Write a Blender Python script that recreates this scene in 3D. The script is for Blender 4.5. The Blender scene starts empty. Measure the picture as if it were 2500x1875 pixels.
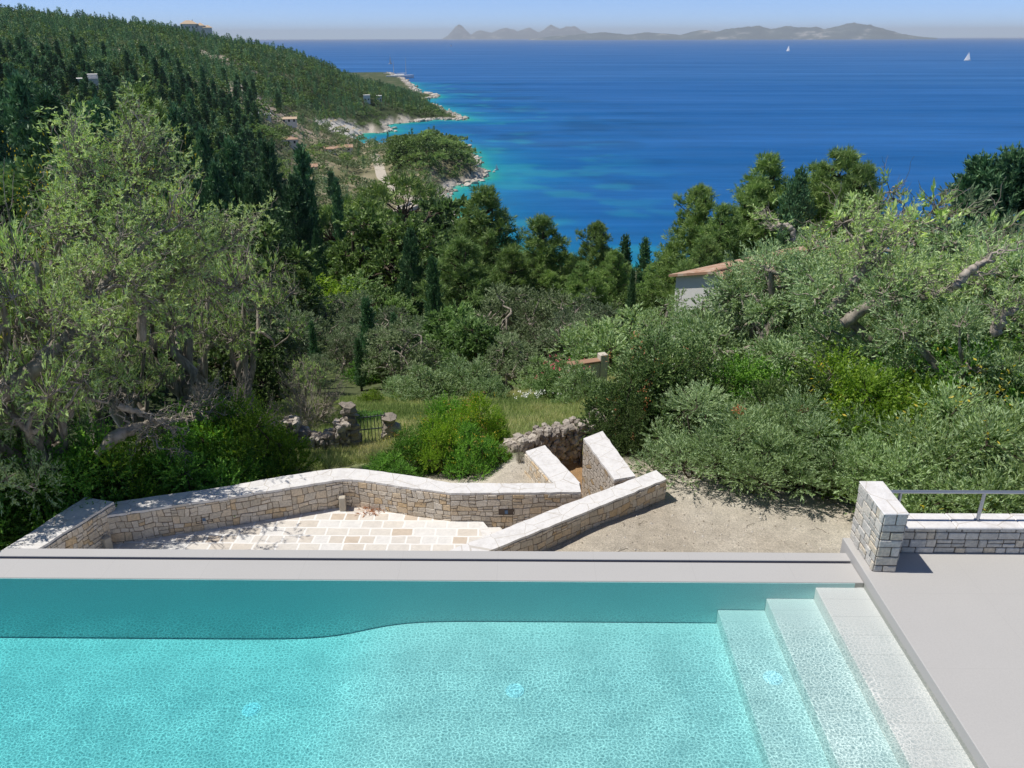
import bpy, math, random
import numpy as np
from mathutils import Vector, Matrix
PI = math.pi
R = math.radians
# ------------------------------------------------------------------ camera, light, world
CAM_F, TILT, YAW, ROLL, CAM_H = 1963.0, R(23.3), R(0.8), R(0.15), 6.0   # focal length in photo pixels (photo 2500 wide)
_f = np.array([-math.sin(YAW)*math.cos(TILT), math.cos(YAW)*math.cos(TILT), -math.sin(TILT)])
_r = np.array([math.cos(YAW), math.sin(YAW), 0.0]); _u = np.cross(_r, _f)
_c, _s = math.cos(ROLL), math.sin(ROLL)
_r, _u = _r*_c - _u*_s, _u*_c + _r*_s
sc = bpy.context.scene
C = sc.collection
cam_data = bpy.data.cameras.new('camera'); cam = bpy.data.objects.new('camera', cam_data); C.objects.link(cam)
cam_data.sensor_width = 36.0; cam_data.lens = CAM_F/2500*36.0
cam_data.clip_start = 0.1; cam_data.clip_end = 120000
cam.matrix_world = Matrix(((_r[0], _u[0], -_f[0], 0), (_r[1], _u[1], -_f[1], 0), (_r[2], _u[2], -_f[2], CAM_H), (0, 0, 0, 1)))
sc.camera = cam
SUN_EL = R(62)
sun_d = Vector((-math.cos(SUN_EL), 0.014, math.sin(SUN_EL)))
sun_data = bpy.data.lights.new('sun', 'SUN'); sun_data.energy = 3.5; sun_data.angle = R(0.5); sun_data.color = (1, 0.955, 0.89)
sun = bpy.data.objects.new('sun', sun_data); C.objects.link(sun)
sun.rotation_euler = sun_d.to_track_quat('Z', 'Y').to_euler()
w = bpy.data.worlds.new('World'); sc.world = w; w.use_nodes = True
nt = w.node_tree; nt.nodes.clear()
sky = nt.nodes.new('ShaderNodeTexSky'); sky.sky_type = 'NISHITA'; sky.sun_disc = False
sky.sun_elevation = SUN_EL; sky.sun_rotation = R(270); sky.air_density = 0.5; sky.dust_density = 1.0; sky.ozone_density = 5.0; sky.altitude = 4000
bg = nt.nodes.new('ShaderNodeBackground'); bg.inputs['Strength'].default_value = 0.14
wo = nt.nodes.new('ShaderNodeOutputWorld')
nt.links.new(sky.outputs[0], bg.inputs[0]); nt.links.new(bg.outputs[0], wo.inputs[0])
sc.view_settings.view_transform = 'Standard'; sc.view_settings.look = 'None'
sc.view_settings.exposure = 0.28; sc.view_settings.gamma = 1
sc.cycles.max_bounces = 8; sc.cycles.diffuse_bounces = 3; sc.cycles.glossy_bounces = 3
sc.cycles.transparent_max_bounces = 12; sc.cycles.transmission_bounces = 4; sc.cycles.volume_bounces = 0
sc.cycles.caustics_refractive = False; sc.cycles.caustics_reflective = False
sc.cycles.use_denoising = True

SEA = -64.0
# ------------------------------------------------------------------ viewing helpers (photo pixel -> world)
def ray(x, y):
    d = _f*CAM_F + _r*(x-1250) - _u*(y-937.5)
    return d/np.linalg.norm(d)
CC = np.array([0, 0, CAM_H])
def pl(x, y, z):
    d = ray(x, y); return CC + d*((z-CAM_H)/d[2])
def hd(x, y, D):
    d = ray(x, y); return CC + d*(D/math.hypot(d[0], d[1]))

# ------------------------------------------------------------------ value noise
_rs = np.random.RandomState(7)
_NT = _rs.rand(256, 256)
def vnoise(x, y):
    xi = np.floor(x).astype(int); yi = np.floor(y).astype(int)
    fx = x-xi; fy = y-yi; fx = fx*fx*(3-2*fx); fy = fy*fy*(3-2*fy)
    a = _NT[xi & 255, yi & 255]; b = _NT[(xi+1) & 255, yi & 255]; c = _NT[xi & 255, (yi+1) & 255]; d = _NT[(xi+1) & 255, (yi+1) & 255]
    return (a*(1-fx)+b*fx)*(1-fy)+(c*(1-fx)+d*fx)*fy
def fbm(x, y, o=4):
    s = 0; a = 0.5; t = 0
    for i in range(o):
        s = s+a*vnoise(x*2**i+i*17.3, y*2**i+i*9.1); t += a; a *= 0.5
    return s/t

# ------------------------------------------------------------------ mesh builder
class MB:
    def __init__(s): s.v = []; s.f = []; s.m = []; s.t = []; s.uv = []; s.n = 0; s.smooth = []
    def add(s, v, f, mat=0, tint=None, smooth=False, uv=None):
        v = np.asarray(v, dtype=np.float64).reshape(-1, 3); f = np.asarray(f, dtype=np.int64)
        if len(f) == 0: return
        s.v.append(v); s.f.append(f+s.n); s.n += len(v)
        s.m.append(np.full(len(f), mat)); s.smooth.append(np.full(len(f), smooth))
        if tint is None: tint = 0.5
        t = np.asarray(tint, dtype=np.float64)
        s.t.append(np.full(len(v), float(t)) if t.ndim == 0 else t)
        s.uv.append(np.zeros((len(v), 2)) if uv is None else np.asarray(uv, float))
    def build(s, name, mats, parent=None, merge_tint=True):
        me = bpy.data.meshes.new(name)
        V = np.concatenate(s.v); nf = sum(len(f) for f in s.f)
        loops = np.concatenate([f.ravel() for f in s.f]); tot = np.concatenate([np.full(len(f), f.shape[1]) for f in s.f])
        st = np.concatenate([[0], np.cumsum(tot)[:-1]])
        me.vertices.add(len(V)); me.vertices.foreach_set('co', V.ravel().astype(np.float32))
        me.loops.add(len(loops)); me.loops.foreach_set('vertex_index', loops.astype(np.int32))
        me.polygons.add(nf); me.polygons.foreach_set('loop_start', st.astype(np.int32)); me.polygons.foreach_set('loop_total', tot.astype(np.int32))
        me.polygons.foreach_set('material_index', np.concatenate(s.m).astype(np.int32))
        me.polygons.foreach_set('use_smooth', np.concatenate(s.smooth).astype(bool))
        a = me.attributes.new('tint', 'FLOAT', 'POINT'); a.data.foreach_set('value', np.concatenate(s.t).astype(np.float32))
        UV = np.concatenate(s.uv)
        if np.abs(UV).max() > 0:
            a = me.uv_layers.new(name='UVMap'); a.data.foreach_set('uv', UV[loops].ravel().astype(np.float32))
        for m in (mats if isinstance(mats, (list, tuple)) else [mats]): me.materials.append(m)
        me.update(calc_edges=True); me.validate()
        return link(name, me, parent)
    # shapes
    def box(s, x0, x1, y0, y1, z0, z1, mat=0, tint=None):
        v = [(x0, y0, z0), (x1, y0, z0), (x1, y1, z0), (x0, y1, z0), (x0, y0, z1), (x1, y0, z1), (x1, y1, z1), (x0, y1, z1)]
        f = [(0, 3, 2, 1), (4, 5, 6, 7), (0, 1, 5, 4), (1, 2, 6, 5), (2, 3, 7, 6), (3, 0, 4, 7)]
        s.add(v, f, mat, tint)
    def cbox(s, x0, x1, y0, y1, z0, z1, c, mat=0, tint=None, M=None):
        # box with chamfered edges
        X = [(x0, x0+c, x1-c, x1), (y0, y0+c, y1-c, y1), (z0, z0+c, z1-c, z1)]
        import itertools
        pts = []
        for sx in (0, 1):
            for sy in (0, 1):
                for sz in (0, 1):
                    ex = (X[0][0], X[0][3])[sx]; ix = (X[0][1], X[0][2])[sx]
                    ey = (X[1][0], X[1][3])[sy]; iy = (X[1][1], X[1][2])[sy]
                    ez = (X[2][0], X[2][3])[sz]; iz = (X[2][1], X[2][2])[sz]
                    pts += [(ex, iy, iz), (ix, ey, iz), (ix, iy, ez)]
        P = np.array(pts)
        if M is not None: P = P@np.array(M.to_3x3()).T+np.array(M.translation)
        def i(sx, sy, sz, k): return (sx*4+sy*2+sz)*3+k
        q = [(i(0,0,0,0), i(0,0,1,0), i(0,1,1,0), i(0,1,0,0)), (i(1,0,0,0), i(1,1,0,0), i(1,1,1,0), i(1,0,1,0)),
             (i(0,0,0,1), i(1,0,0,1), i(1,0,1,1), i(0,0,1,1)), (i(0,1,0,1), i(0,1,1,1), i(1,1,1,1), i(1,1,0,1)),
             (i(0,0,0,2), i(0,1,0,2), i(1,1,0,2), i(1,0,0,2)), (i(0,0,1,2), i(1,0,1,2), i(1,1,1,2), i(0,1,1,2))]
        for a in (0, 1):
            for b in (0, 1):
                e1 = (i(a,b,0,0), i(a,b,1,0), i(a,b,1,1), i(a,b,0,1)); e2 = (i(a,0,b,0), i(a,0,b,2), i(a,1,b,2), i(a,1,b,0)); e3 = (i(0,a,b,1), i(0,a,b,2), i(1,a,b,2), i(1,a,b,1))
                q += [e1 if a != b else e1[::-1], e2 if a != b else e2[::-1], e3 if a != b else e3[::-1]]
        t = []
        for a in (0, 1):
            for b in (0, 1):
                for c2 in (0, 1):
                    tr = (i(a,b,c2,0), i(a,b,c2,1), i(a,b,c2,2)); t.append(tr if (a+b+c2) % 2 else tr[::-1])
        s.add(P, q, mat, tint); s.v.append(np.zeros((0, 3))); s.f.append(np.array(t)+s.n-24)
        s.m.append(np.full(len(t), mat)); s.smooth.append(np.full(len(t), False)); s.t.append(np.zeros(0)); s.uv.append(np.zeros((0, 2)))
    def tube(s, path, rad, sides=6, mat=0, tint=None, cap=False):
        P = np.asarray(path, float); n = len(P); rad = np.broadcast_to(np.asarray(rad, float), (n,))
        T = np.gradient(P, axis=0); T /= np.linalg.norm(T, axis=1)[:, None]+1e-9
        ref = np.array([0.3, 0.2, 1.0]) if abs(T[0][2]) < 0.9 else np.array([1.0, 0.1, 0.0])
        A = np.cross(T, ref); A /= np.linalg.norm(A, axis=1)[:, None]+1e-9; B = np.cross(T, A)
        th = np.arange(sides)*2*PI/sides
        ring = A[:, None, :]*np.cos(th)[None, :, None]+B[:, None, :]*np.sin(th)[None, :, None]
        V = (P[:, None, :]+ring*rad[:, None, None]).reshape(-1, 3)
        i = np.arange(n-1)[:, None]*sides; j = np.arange(sides)[None, :]; j2 = (j+1) % sides
        F = np.stack([i+j, i+j2, i+sides+j2, i+sides+j], -1).reshape(-1, 4)
        s.add(V, F, mat, tint, smooth=True)
        if cap:
            s.add(V[:sides], [tuple(range(sides))[::-1]], mat, tint); s.add(V[-sides:], [tuple(range(sides))], mat, tint)
    def prism(s, poly, z0, z1, mat=0, tint=None, uvside=False, matside=None):
        n = len(poly); P = np.array(poly, float)
        s.add(np.c_[P, np.full(n, z1)], [tuple(range(n))], mat, tint)
        s.add(np.c_[P, np.full(n, z0)], [tuple(range(n))[::-1]], mat, tint)
        d = 0
        for i in range(n):
            a, b = P[i], P[(i+1) % n]; L = np.linalg.norm(b-a)
            s.add([(*a, z0), (*b, z0), (*b, z1), (*a, z1)], [(0, 1, 2, 3)], mat if matside is None else matside, tint, uv=[(d, z0), (d+L, z0), (d+L, z1), (d, z1)])
            d += L

def link(name, me, parent=None):
    o = bpy.data.objects.new(name, me); C.objects.link(o)
    if parent is not None: o.parent = parent
    return o
def tag(o, label=None, cat=None, group=None, kind=None):
    if label: o['label'] = label
    if cat: o['category'] = cat
    if group: o['group'] = group
    if kind: o['kind'] = kind
    return o
def empty(name, loc, label, cat, group=None, rz=0, scale=(1, 1, 1)):
    o = bpy.data.objects.new(name, None); C.objects.link(o); o.location = loc; o.rotation_euler = (0, 0, rz); o.scale = scale
    o.empty_display_size = 0.2
    return tag(o, label, cat, group)

# ------------------------------------------------------------------ materials
class N:
    def __init__(s, name):
        s.m = bpy.data.materials.new(name); s.m.use_nodes = True; s.t = s.m.node_tree; s.t.nodes.clear()
        s.out = s.t.nodes.new('ShaderNodeOutputMaterial')
    def n(s, typ, **kw):
        x = s.t.nodes.new(typ)
        for k, v in kw.items():
            if k in x.inputs.keys() if isinstance(k, str) else False: s.set(x.inputs[k], v)
            else: setattr(x, k, v)
        return x
    def set(s, inp, v):
        if isinstance(v, bpy.types.NodeSocket): s.t.links.new(v, inp)
        else:
            if hasattr(inp, 'default_value'):
                try:
                    if len(inp.default_value) == 4 and len(v) == 3: v = (*v, 1)
                except TypeError: pass
                inp.default_value = v
    def node(s, typ, ins={}, **attrs):
        x = s.t.nodes.new(typ)
        for k, v in attrs.items(): setattr(x, k, v)
        for k, v in ins.items(): s.set(x.inputs[k], v)
        return x
    def coord(s, kind='Object'): return s.node('ShaderNodeTexCoord').outputs[kind]
    def mapping(s, vec, scale=(1, 1, 1), rot=(0, 0, 0)):
        return s.node('ShaderNodeMapping', {'Vector': vec, 'Scale': scale, 'Rotation': rot}).outputs[0]
    def noise(s, vec, scale, detail=3, rough=0.55, dist=0):
        return s.node('ShaderNodeTexNoise', {'Vector': vec, 'Scale': scale, 'Detail': detail, 'Roughness': rough, 'Distortion': dist})
    def ramp(s, fac, stops, interp='LINEAR'):
        x = s.node('ShaderNodeValToRGB', {'Fac': fac}); e = x.color_ramp; e.interpolation = interp
        while len(e.elements) < len(stops): e.elements.new(0.5)
        for i, (p, c) in enumerate(stops):
            e.elements[i].position = p; e.elements[i].color = (*c, 1) if hasattr(c, '__len__') else (c, c, c, 1)
        return x.outputs[0]
    def mix(s, fac, a, b, mode='MIX'):
        x = s.node('ShaderNodeMix', data_type='RGBA', blend_type=mode)
        s.set(x.inputs[0], fac); s.set(x.inputs[6], a); s.set(x.inputs[7], b); return x.outputs[2]
    def math(s, op, a, b=0.0, clamp=False):
        x = s.node('ShaderNodeMath', operation=op, use_clamp=clamp); s.set(x.inputs[0], a); s.set(x.inputs[1], b); return x.outputs[0]
    def attr(s, name): return s.node('ShaderNodeAttribute', attribute_name=name)
    def bump(s, h, strength=0.3, dist=0.02, normal=None):
        ins = {'Height': h, 'Strength': strength, 'Distance': dist}
        if normal is not None: ins['Normal'] = normal
        return s.node('ShaderNodeBump', ins).outputs[0]
    def pbr(s, col, rough=0.8, normal=None, spec=0.3, **kw):
        ins = {'Base Color': col, 'Roughness': rough, 'Specular IOR Level': spec}
        if normal is not None: ins['Normal'] = normal
        ins.update(kw)
        p = s.node('ShaderNodeBsdfPrincipled', ins); s.t.links.new(p.outputs[0], s.out.inputs[0]); return s.m

def simple(name, col, rough=0.7, var=0.12, scale=3.0, bump=0.0, spec=0.3, metal=0.0):
    k = N(name); co = k.coord()
    n = k.noise(co, scale, 5)
    c = k.mix(k.math('MULTIPLY', n.outputs[0], 1.0), tuple(x*(1-var) for x in col), tuple(min(1, x*(1+var)) for x in col))
    nb = k.bump(n.outputs[0], bump, 0.02) if bump else None
    return k.pbr(c, rough, nb, spec, **({'Metallic': metal} if metal else {}))

def foliage(name, dark, mid, light, trans=0.3, back=None, rough=0.55, huevar=0.25):
    k = N(name)
    t = k.attr('tint').outputs['Fac']
    oi = k.node('ShaderNodeObjectInfo').outputs['Random']
    c = k.ramp(t, [(0.0, dark), (0.5, mid), (1.0, light)])
    c2 = k.mix(k.math('MULTIPLY', oi, huevar), c, tuple((m*1.35+0.01, m2*1.1, m3*0.7) for m, m2, m3 in [mid])[0])
    v = k.math('ADD', k.math('MULTIPLY', k.node('ShaderNodeMath', {0: oi, 1: 7.31}, operation='MULTIPLY').outputs[0], 1.0), 0.0)
    fr = k.math('FRACT', v)
    val = k.math('ADD', k.math('MULTIPLY', fr, 0.5), 0.75)
    hs = k.node('ShaderNodeHueSaturation', {'Color': c2, 'Value': val}).outputs[0]
    if back:
        g = k.node('ShaderNodeNewGeometry').outputs['Backfacing']
        hs = k.mix(k.math('MULTIPLY', g, 0.6), hs, back)
    d = k.node('ShaderNodeBsdfPrincipled', {'Base Color': hs, 'Roughness': rough, 'Specular IOR Level': 0.35})
    tr = k.node('ShaderNodeBsdfTranslucent', {'Color': k.mix(0.5, hs, k.node('ShaderNodeHueSaturation', {'Color': hs, 'Saturation': 1.25, 'Value': 1.6}).outputs[0])})
    mx = k.node('ShaderNodeMixShader', {0: trans, 1: d.outputs[0], 2: tr.outputs[0]})
    k.t.links.new(mx.outputs[0], k.out.inputs[0]); return k.m

M = {}
M['olive'] = foliage('olive leaves', (0.110, 0.190, 0.058), (0.248, 0.366, 0.128), (0.514, 0.668, 0.315), 0.25, back=(0.514, 0.668, 0.387))
M['olive_dry'] = foliage('sparse olive leaves', (0.156, 0.246, 0.069), (0.374, 0.541, 0.154), (0.730, 0.880, 0.306), 0.3, back=(0.653, 0.779, 0.418))
M['mastic'] = foliage('mastic leaves', (0.048, 0.136, 0.028), (0.131, 0.307, 0.051), (0.374, 0.661, 0.100), 0.3)
M['mastic_dark'] = foliage('dark glossy leaves', (0.034, 0.071, 0.025), (0.098, 0.167, 0.052), (0.276, 0.368, 0.127), 0.25, rough=0.4)
M['fresh'] = foliage('fresh green leaves', (0.097, 0.185, 0.024), (0.221, 0.383, 0.048), (0.469, 0.620, 0.084), 0.4)
M['soft'] = foliage('light green leaves', (0.087, 0.150, 0.059), (0.175, 0.286, 0.101), (0.321, 0.462, 0.187), 0.35)
M['pine'] = foliage('pine needles', (0.075, 0.145, 0.056), (0.202, 0.328, 0.100), (0.465, 0.599, 0.197), 0.2)
M['cypress'] = foliage('cypress sprays', (0.045, 0.106, 0.060), (0.098, 0.214, 0.101), (0.244, 0.421, 0.185), 0.12)
M['oak'] = foliage('evergreen oak leaves', (0.045, 0.093, 0.034), (0.123, 0.209, 0.066), (0.284, 0.404, 0.137), 0.2)
M['olive_far'] = foliage('distant olive leaves', (0.088, 0.132, 0.063), (0.184, 0.256, 0.135), (0.336, 0.425, 0.240), 0.2)
M['heath'] = foliage('dry scrub leaves', (0.098, 0.112, 0.049), (0.196, 0.210, 0.098), (0.336, 0.336, 0.182), 0.2)
M['yellow_leaf'] = foliage('yellow leaves', (0.40, 0.34, 0.04), (0.62, 0.50, 0.05), (0.75, 0.62, 0.10), 0.4)
M['orange_leaf'] = foliage('orange dead leaves', (0.36, 0.14, 0.06), (0.58, 0.25, 0.11), (0.70, 0.40, 0.20), 0.25)
def bark(name, a, b):
    k = N(name); co = k.coord(); n = k.noise(k.mapping(co, (1, 1, 0.3)), 9, 5, 0.65)
    c = k.ramp(n.outputs[0], [(0.3, a), (0.7, b)])
    return k.pbr(c, 0.9, k.bump(n.outputs[0], 0.6, 0.03), 0.1)
M['bark'] = bark('olive bark', (0.14, 0.12, 0.095), (0.46, 0.41, 0.34))
M['bark_dark'] = bark('dark bark', (0.05, 0.04, 0.03), (0.14, 0.11, 0.085))
M['bark_dry'] = bark('bleached dry wood', (0.28, 0.24, 0.19), (0.55, 0.49, 0.41))
M['bark_red'] = bark('reddish dry twigs', (0.22, 0.12, 0.08), (0.42, 0.26, 0.18))

# ------------------------------------------------------------------ terrain height field
COLS = [(-46, [(0, -3.9), (14, -4), (30, -6), (60, -9), (120, -12), (200, -12), (300, -8), (450, 0), (600, 14), (850, 32), (1000, 30), (1400, -20), (2000, -50)]),
 (-31.06, [(0, -3.9), (14, -4.0), (22, -4.4), (31, -6.5), (60, -11), (120, -18), (200, -24), (300, -21), (400, -15), (550, 0), (700, 12), (850, 24), (1000, 23), (1300, -10), (1700, -62)]),
 (-22.43, [(0, -3.9), (15, -3.7), (22, -4.9), (31, -7.2), (70, -15), (130, -23), (200, -31), (300, -33), (400, -25), (500, -14), (650, -2), (800, 9), (900, 11), (1100, -12), (1500, -64)]),
 (-18.1, [(0, -3.9), (15, -3.5), (22, -5.1), (31, -7.8), (70, -17), (130, -27), (200, -37), (300, -43), (400, -39), (500, -29), (650, -16), (800, -5), (900, -2), (1100, -22), (1400, -64)]),
 (-15.17, [(0, -3.9), (15, -3.4), (22, -5.2), (31, -8), (70, -19), (130, -30), (200, -42), (300, -50), (400, -51), (500, -49), (560, -43), (650, -30), (800, -14), (900, -11), (1000, -16), (1300, -64)]),
 (-11.1, [(0, -3.9), (15, -3.4), (22, -5.2), (31, -8), (70, -20), (130, -33), (200, -46), (300, -54), (400, -58), (480, -62), (560, -63.3), (650, -63.3), (675, -56), (710, -46), (800, -38), (900, -36), (1000, -45), (1200, -64)]),
 (-8.6, [(0, -3.9), (15, -3.4), (22, -5.2), (31, -8), (70, -21), (130, -35), (200, -48), (300, -56), (400, -58), (440, -55), (500, -57), (560, -62), (700, -62), (760, -56), (800, -51), (900, -48), (1000, -54), (1100, -64)]),
 (-6.1, [(0, -3.9), (15, -3.4), (22, -5.2), (31, -8), (70, -22), (130, -36), (200, -49), (300, -60), (360, -62), (400, -57), (450, -51), (500, -52), (540, -58), (600, -64), (800, -64), (850, -61), (1000, -64)]),
 (-3.4, [(0, -3.9), (15, -3.35), (22, -5.2), (31, -8), (70, -22.5), (130, -37), (200, -51), (290, -63), (340, -64), (430, -60), (470, -57), (500, -60), (560, -66), (1000, -70)]),
 (-0.74, [(0, -3.9), (15, -3.3), (18, -3.6), (22, -5.2), (31, -8), (70, -22.5), (130, -38), (200, -53), (270, -64), (1000, -74)]),
 (3.2, [(0, -3.3), (15, -3.4), (18, -3.6), (22, -5.0), (31, -7.9), (70, -21), (130, -37), (200, -52), (260, -64), (1000, -74)]),
 (7.0, [(0, -3.1), (10, -3.2), (17, -3.45), (20, -4.2), (31, -7.2), (60, -15.5), (130, -36), (200, -52), (260, -64), (1000, -74)]),
 (16.2, [(0, -3.2), (10, -3.3), (17, -3.5), (20, -3.9), (25, -5.2), (38, -8.6), (60, -14), (100, -26), (200, -51), (270, -66), (1000, -74)]),
 (29.6, [(0, -3.2), (10, -3.3), (17, -3.5), (20, -3.8), (25, -4.8), (40, -8), (60, -13), (100, -24), (200, -49), (300, -68), (1000, -74)]),
 (60, [(0, -3.2), (10, -3.3), (18, -3.6), (25, -4.5), (40, -6), (60, -9), (100, -16), (200, -35), (400, -68), (1000, -74)])]
_RS = np.concatenate([np.arange(0, 60, 0.5), np.geomspace(60, 2200, 400)])
_AZ = np.arange(-46, 60.01, 0.25)
_tab = np.array([np.interp(_RS, [p[0] for p in pr], [p[1] for p in pr]) for _, pr in COLS])
_tab = np.array([np.interp(_AZ, [c[0] for c in COLS], _tab[:, i]) for i in range(len(_RS))]).T
for _ in range(3):   # soften across azimuth and range
    _tab[1:-1] = (_tab[:-2]+2*_tab[1:-1]+_tab[2:])/4
    _tab[:, 1:-1] = (_tab[:, :-2]+2*_tab[:, 1:-1]+_tab[:, 2:])/4
COAST_PX = [(3300, 760), (2500, 720), (1900, 700), (1500, 660), (1300, 640), (1200, 600), (1135, 560), (1122, 541), (1109, 520), (1098, 500), (1085, 478), (1092, 462), (1120, 452), (1150, 443), (1183, 434), (1178, 420), (1160, 400), (1145, 372), (1120, 356), (1060, 348), (980, 352), (900, 356), (862, 351), (856, 345), (870, 335), (888, 326), (905, 323), (925, 325), (946, 322), (946, 315), (930, 311), (950, 303), (1010, 298), (1060, 292), (1135, 293), (1120, 286), (1100, 279), (1085, 272), (1062, 262), (1030, 250), (1025, 244), (1066, 238), (1058, 231), (1018, 226), (1010, 216), (985, 195), (950, 178)]
COAST = np.array([pl(x, y, SEA)[:2] for x, y in COAST_PX]+[(-900, 2200), (-2600, 2200), (-2600, -400), (1400, -400)])
def coast_dist(x, y):
    # signed distance, positive on land
    p = np.stack([x, y], -1); d2 = np.full(x.shape, 1e18); inside = np.zeros(x.shape, bool)
    n = len(COAST)
    for i in range(n):
        a = COAST[i]; b = COAST[(i+1) % n]; ab = b-a
        t = np.clip(((p-a)@ab)/(ab@ab), 0, 1); q = a+t[..., None]*ab
        d2 = np.minimum(d2, ((p-q)**2).sum(-1))
        cond = (a[1] > y) != (b[1] > y)
        xi = (b[0]-a[0])*(y-a[1])/(b[1]-a[1]+1e-12)+a[0]
        inside ^= cond & (x < xi)
    d = np.sqrt(d2); return np.where(inside, d, -d)
def inpoly(x, y, poly):
    ins = np.zeros(np.shape(x), bool); n = len(poly)
    for i in range(n):
        a = poly[i]; b = poly[(i+1) % n]
        ins ^= ((a[1] > y) != (b[1] > y)) & (x < (b[0]-a[0])*(y-a[1])/(b[1]-a[1]+1e-12)+a[0])
    return ins
PASSAGE = [(1.15, 15.0), (0.42, 17.1), (-0.1, 18.5), (1.6, 19.3), (1.75, 17.4), (2.3, 15.3), (3.05, 15.62), (-0.7, 12.9), (-1.2, 15.0)]
PATIO = [(-10.2, 8.7), (-9.3, 12.4), (-8.45, 13.9), (-6.18, 14.64), (-5, 15.06), (-3.95, 15.42), (-3.6, 15.4), (-2.5, 15.1), (-1.4, 14.85), (-0.97, 15.0), (-0.84, 14.15), (-0.74, 13.3), (-1.3, 12.2), (-1.3, 8.7)]
def height(x, y, detail=True):
    x = np.asarray(x, float); y = np.asarray(y, float)
    az = np.degrees(np.arctan2(x, y)); D = np.hypot(x, y)
    ai = np.clip((az+46)/0.25, 0, len(_AZ)-1.001); a0 = ai.astype(int); fa = ai-a0
    ri = np.interp(D, _RS, np.arange(len(_RS))); r0 = np.clip(ri.astype(int), 0, len(_RS)-2); fr = ri-r0
    z = (_tab[a0, r0]*(1-fa)+_tab[a0+1, r0]*fa)*(1-fr)+(_tab[a0, r0+1]*(1-fa)+_tab[a0+1, r0+1]*fa)*fr
    if detail:
        amp = np.clip((D-18)/60, 0, 1)*0.5+np.clip((D-150)/300, 0, 1)*4.0
        z = z+(fbm(x/28+40, y/28+40)-0.5)*amp*2+(fbm(x/1.7+9, y/1.7+3)-0.5)*np.clip((D-17)/10, 0.06, 0.35)
    far = D > 150
    if np.any(far):
        cd = np.full(x.shape, 500.0); cd[far] = coast_dist(x[far], y[far])
        jag = (fbm(x/7+3, y/7)-0.5)*7
        cj = cd+jag
        land = np.minimum(z, SEA+0.9+np.maximum(cj, 0)*0.55+(fbm(x/4, y/4)-0.4)*2.2*np.clip(cj/6, 0, 1))
        land = np.where(cj > 0, np.maximum(land, SEA+np.minimum(0.25+cj*0.12, 1.8)), SEA-1.0-np.minimum(-cj*0.1, 5))
        z = np.where(far, land, z)
    else: cd = np.full(x.shape, 500.0)
    near = D < 26
    if np.any(near):
        z = np.where(near & inpoly(x, y, PATIO), -4.4, z)
        z = np.where(near & inpoly(x, y, PASSAGE), -4.55+0.06*(fbm(x*2, y*2)-0.5), z)
        z = np.where((y < 8.9) & (np.abs(x) < 14), np.minimum(z, -4.2), z)
    return z
def gz(x, y): return float(height(np.array([x]), np.array([y]))[0])
def ground_hit(px, py, D0=30, D1=1500):
    d = ray(px, py); h = math.hypot(d[0], d[1]); D = np.geomspace(D0, D1, 1500)
    X = d[0]/h*D; Y = d[1]/h*D; Z = CAM_H+d[2]/h*D; G = height(X, Y)
    k = np.argmax(G > Z)
    if not (G > Z).any(): k = len(D)-1
    return np.array([X[k], Y[k], G[k]]), D[k]

# terrain mesh
az = np.radians(np.arange(-50, 50.01, 0.16)); rr = np.concatenate([np.arange(8.3, 25, 0.12), np.geomspace(25, 1900, 330)])
AZ, RR = np.meshgrid(az, rr, indexing='ij'); TX = RR*np.sin(AZ); TY = RR*np.cos(AZ)
TZ = height(TX.ravel(), TY.ravel()).reshape(TX.shape)
CD = np.full(TX.shape, 500.0); _fm = RR > 150; CD[_fm] = coast_dist(TX[_fm], TY[_fm])
# visible horizon table for culling
_el = np.arctan2(TZ-CAM_H, RR); _cm = np.maximum.accumulate(_el, axis=1)
def visible(x, y, ztop):
    D = math.hypot(x, y); a = math.atan2(x, y)
    i = int(round((a-az[0])/(az[1]-az[0])))
    if i < 0 or i >= len(az): return False
    j = min(np.searchsorted(rr, D), len(rr)-1)
    return math.atan2(ztop-CAM_H, D) > _cm[i, max(j-1, 0)]-0.0005
def lerp(a, b, t): return a+(b-a)*t[..., None]
col = np.zeros(TX.shape+(3,)); n1 = fbm(TX/11, TY/11); n2 = fbm(TX/2.3+50, TY/2.3); n3 = fbm(TX/45+9, TY/45+2)
col[:] = (0.075, 0.10, 0.045)
col = lerp(col, np.array([0.15, 0.15, 0.085]), np.clip((n1-0.55)*4, 0, 1))
# grassy meadow
md = np.exp(-((RR-26)/6.5)**4)*np.clip((AZ-R(-19))/R(4), 0, 1)*np.clip((R(9)-AZ)/R(3), 0, 1)
gr = lerp(np.broadcast_to(np.array([0.30, 0.42, 0.13]), col.shape), np.array([0.52, 0.54, 0.26]), np.clip((n2-0.35)*3, 0, 1))
col = lerp(col, gr, np.clip(md*1.4, 0, 1))
# green slope further down
g2 = np.clip((RR-33)/10, 0, 1)*np.clip((170-RR)/60, 0, 1)
col = lerp(col, np.array([0.12, 0.16, 0.05]), g2*0.7)
# olive grove floor by the bay
gv = np.clip((RR-210)/60, 0, 1)*np.clip((640-RR)/60, 0, 1)*np.clip((AZ-R(-18))/R(3), 0, 1)
gvc = lerp(np.broadcast_to(np.array([0.20, 0.19, 0.105]), col.shape), np.array([0.46, 0.39, 0.27]), np.clip((n1-0.42)*4, 0, 1))
col = lerp(col, gvc, gv*0.85)
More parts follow.
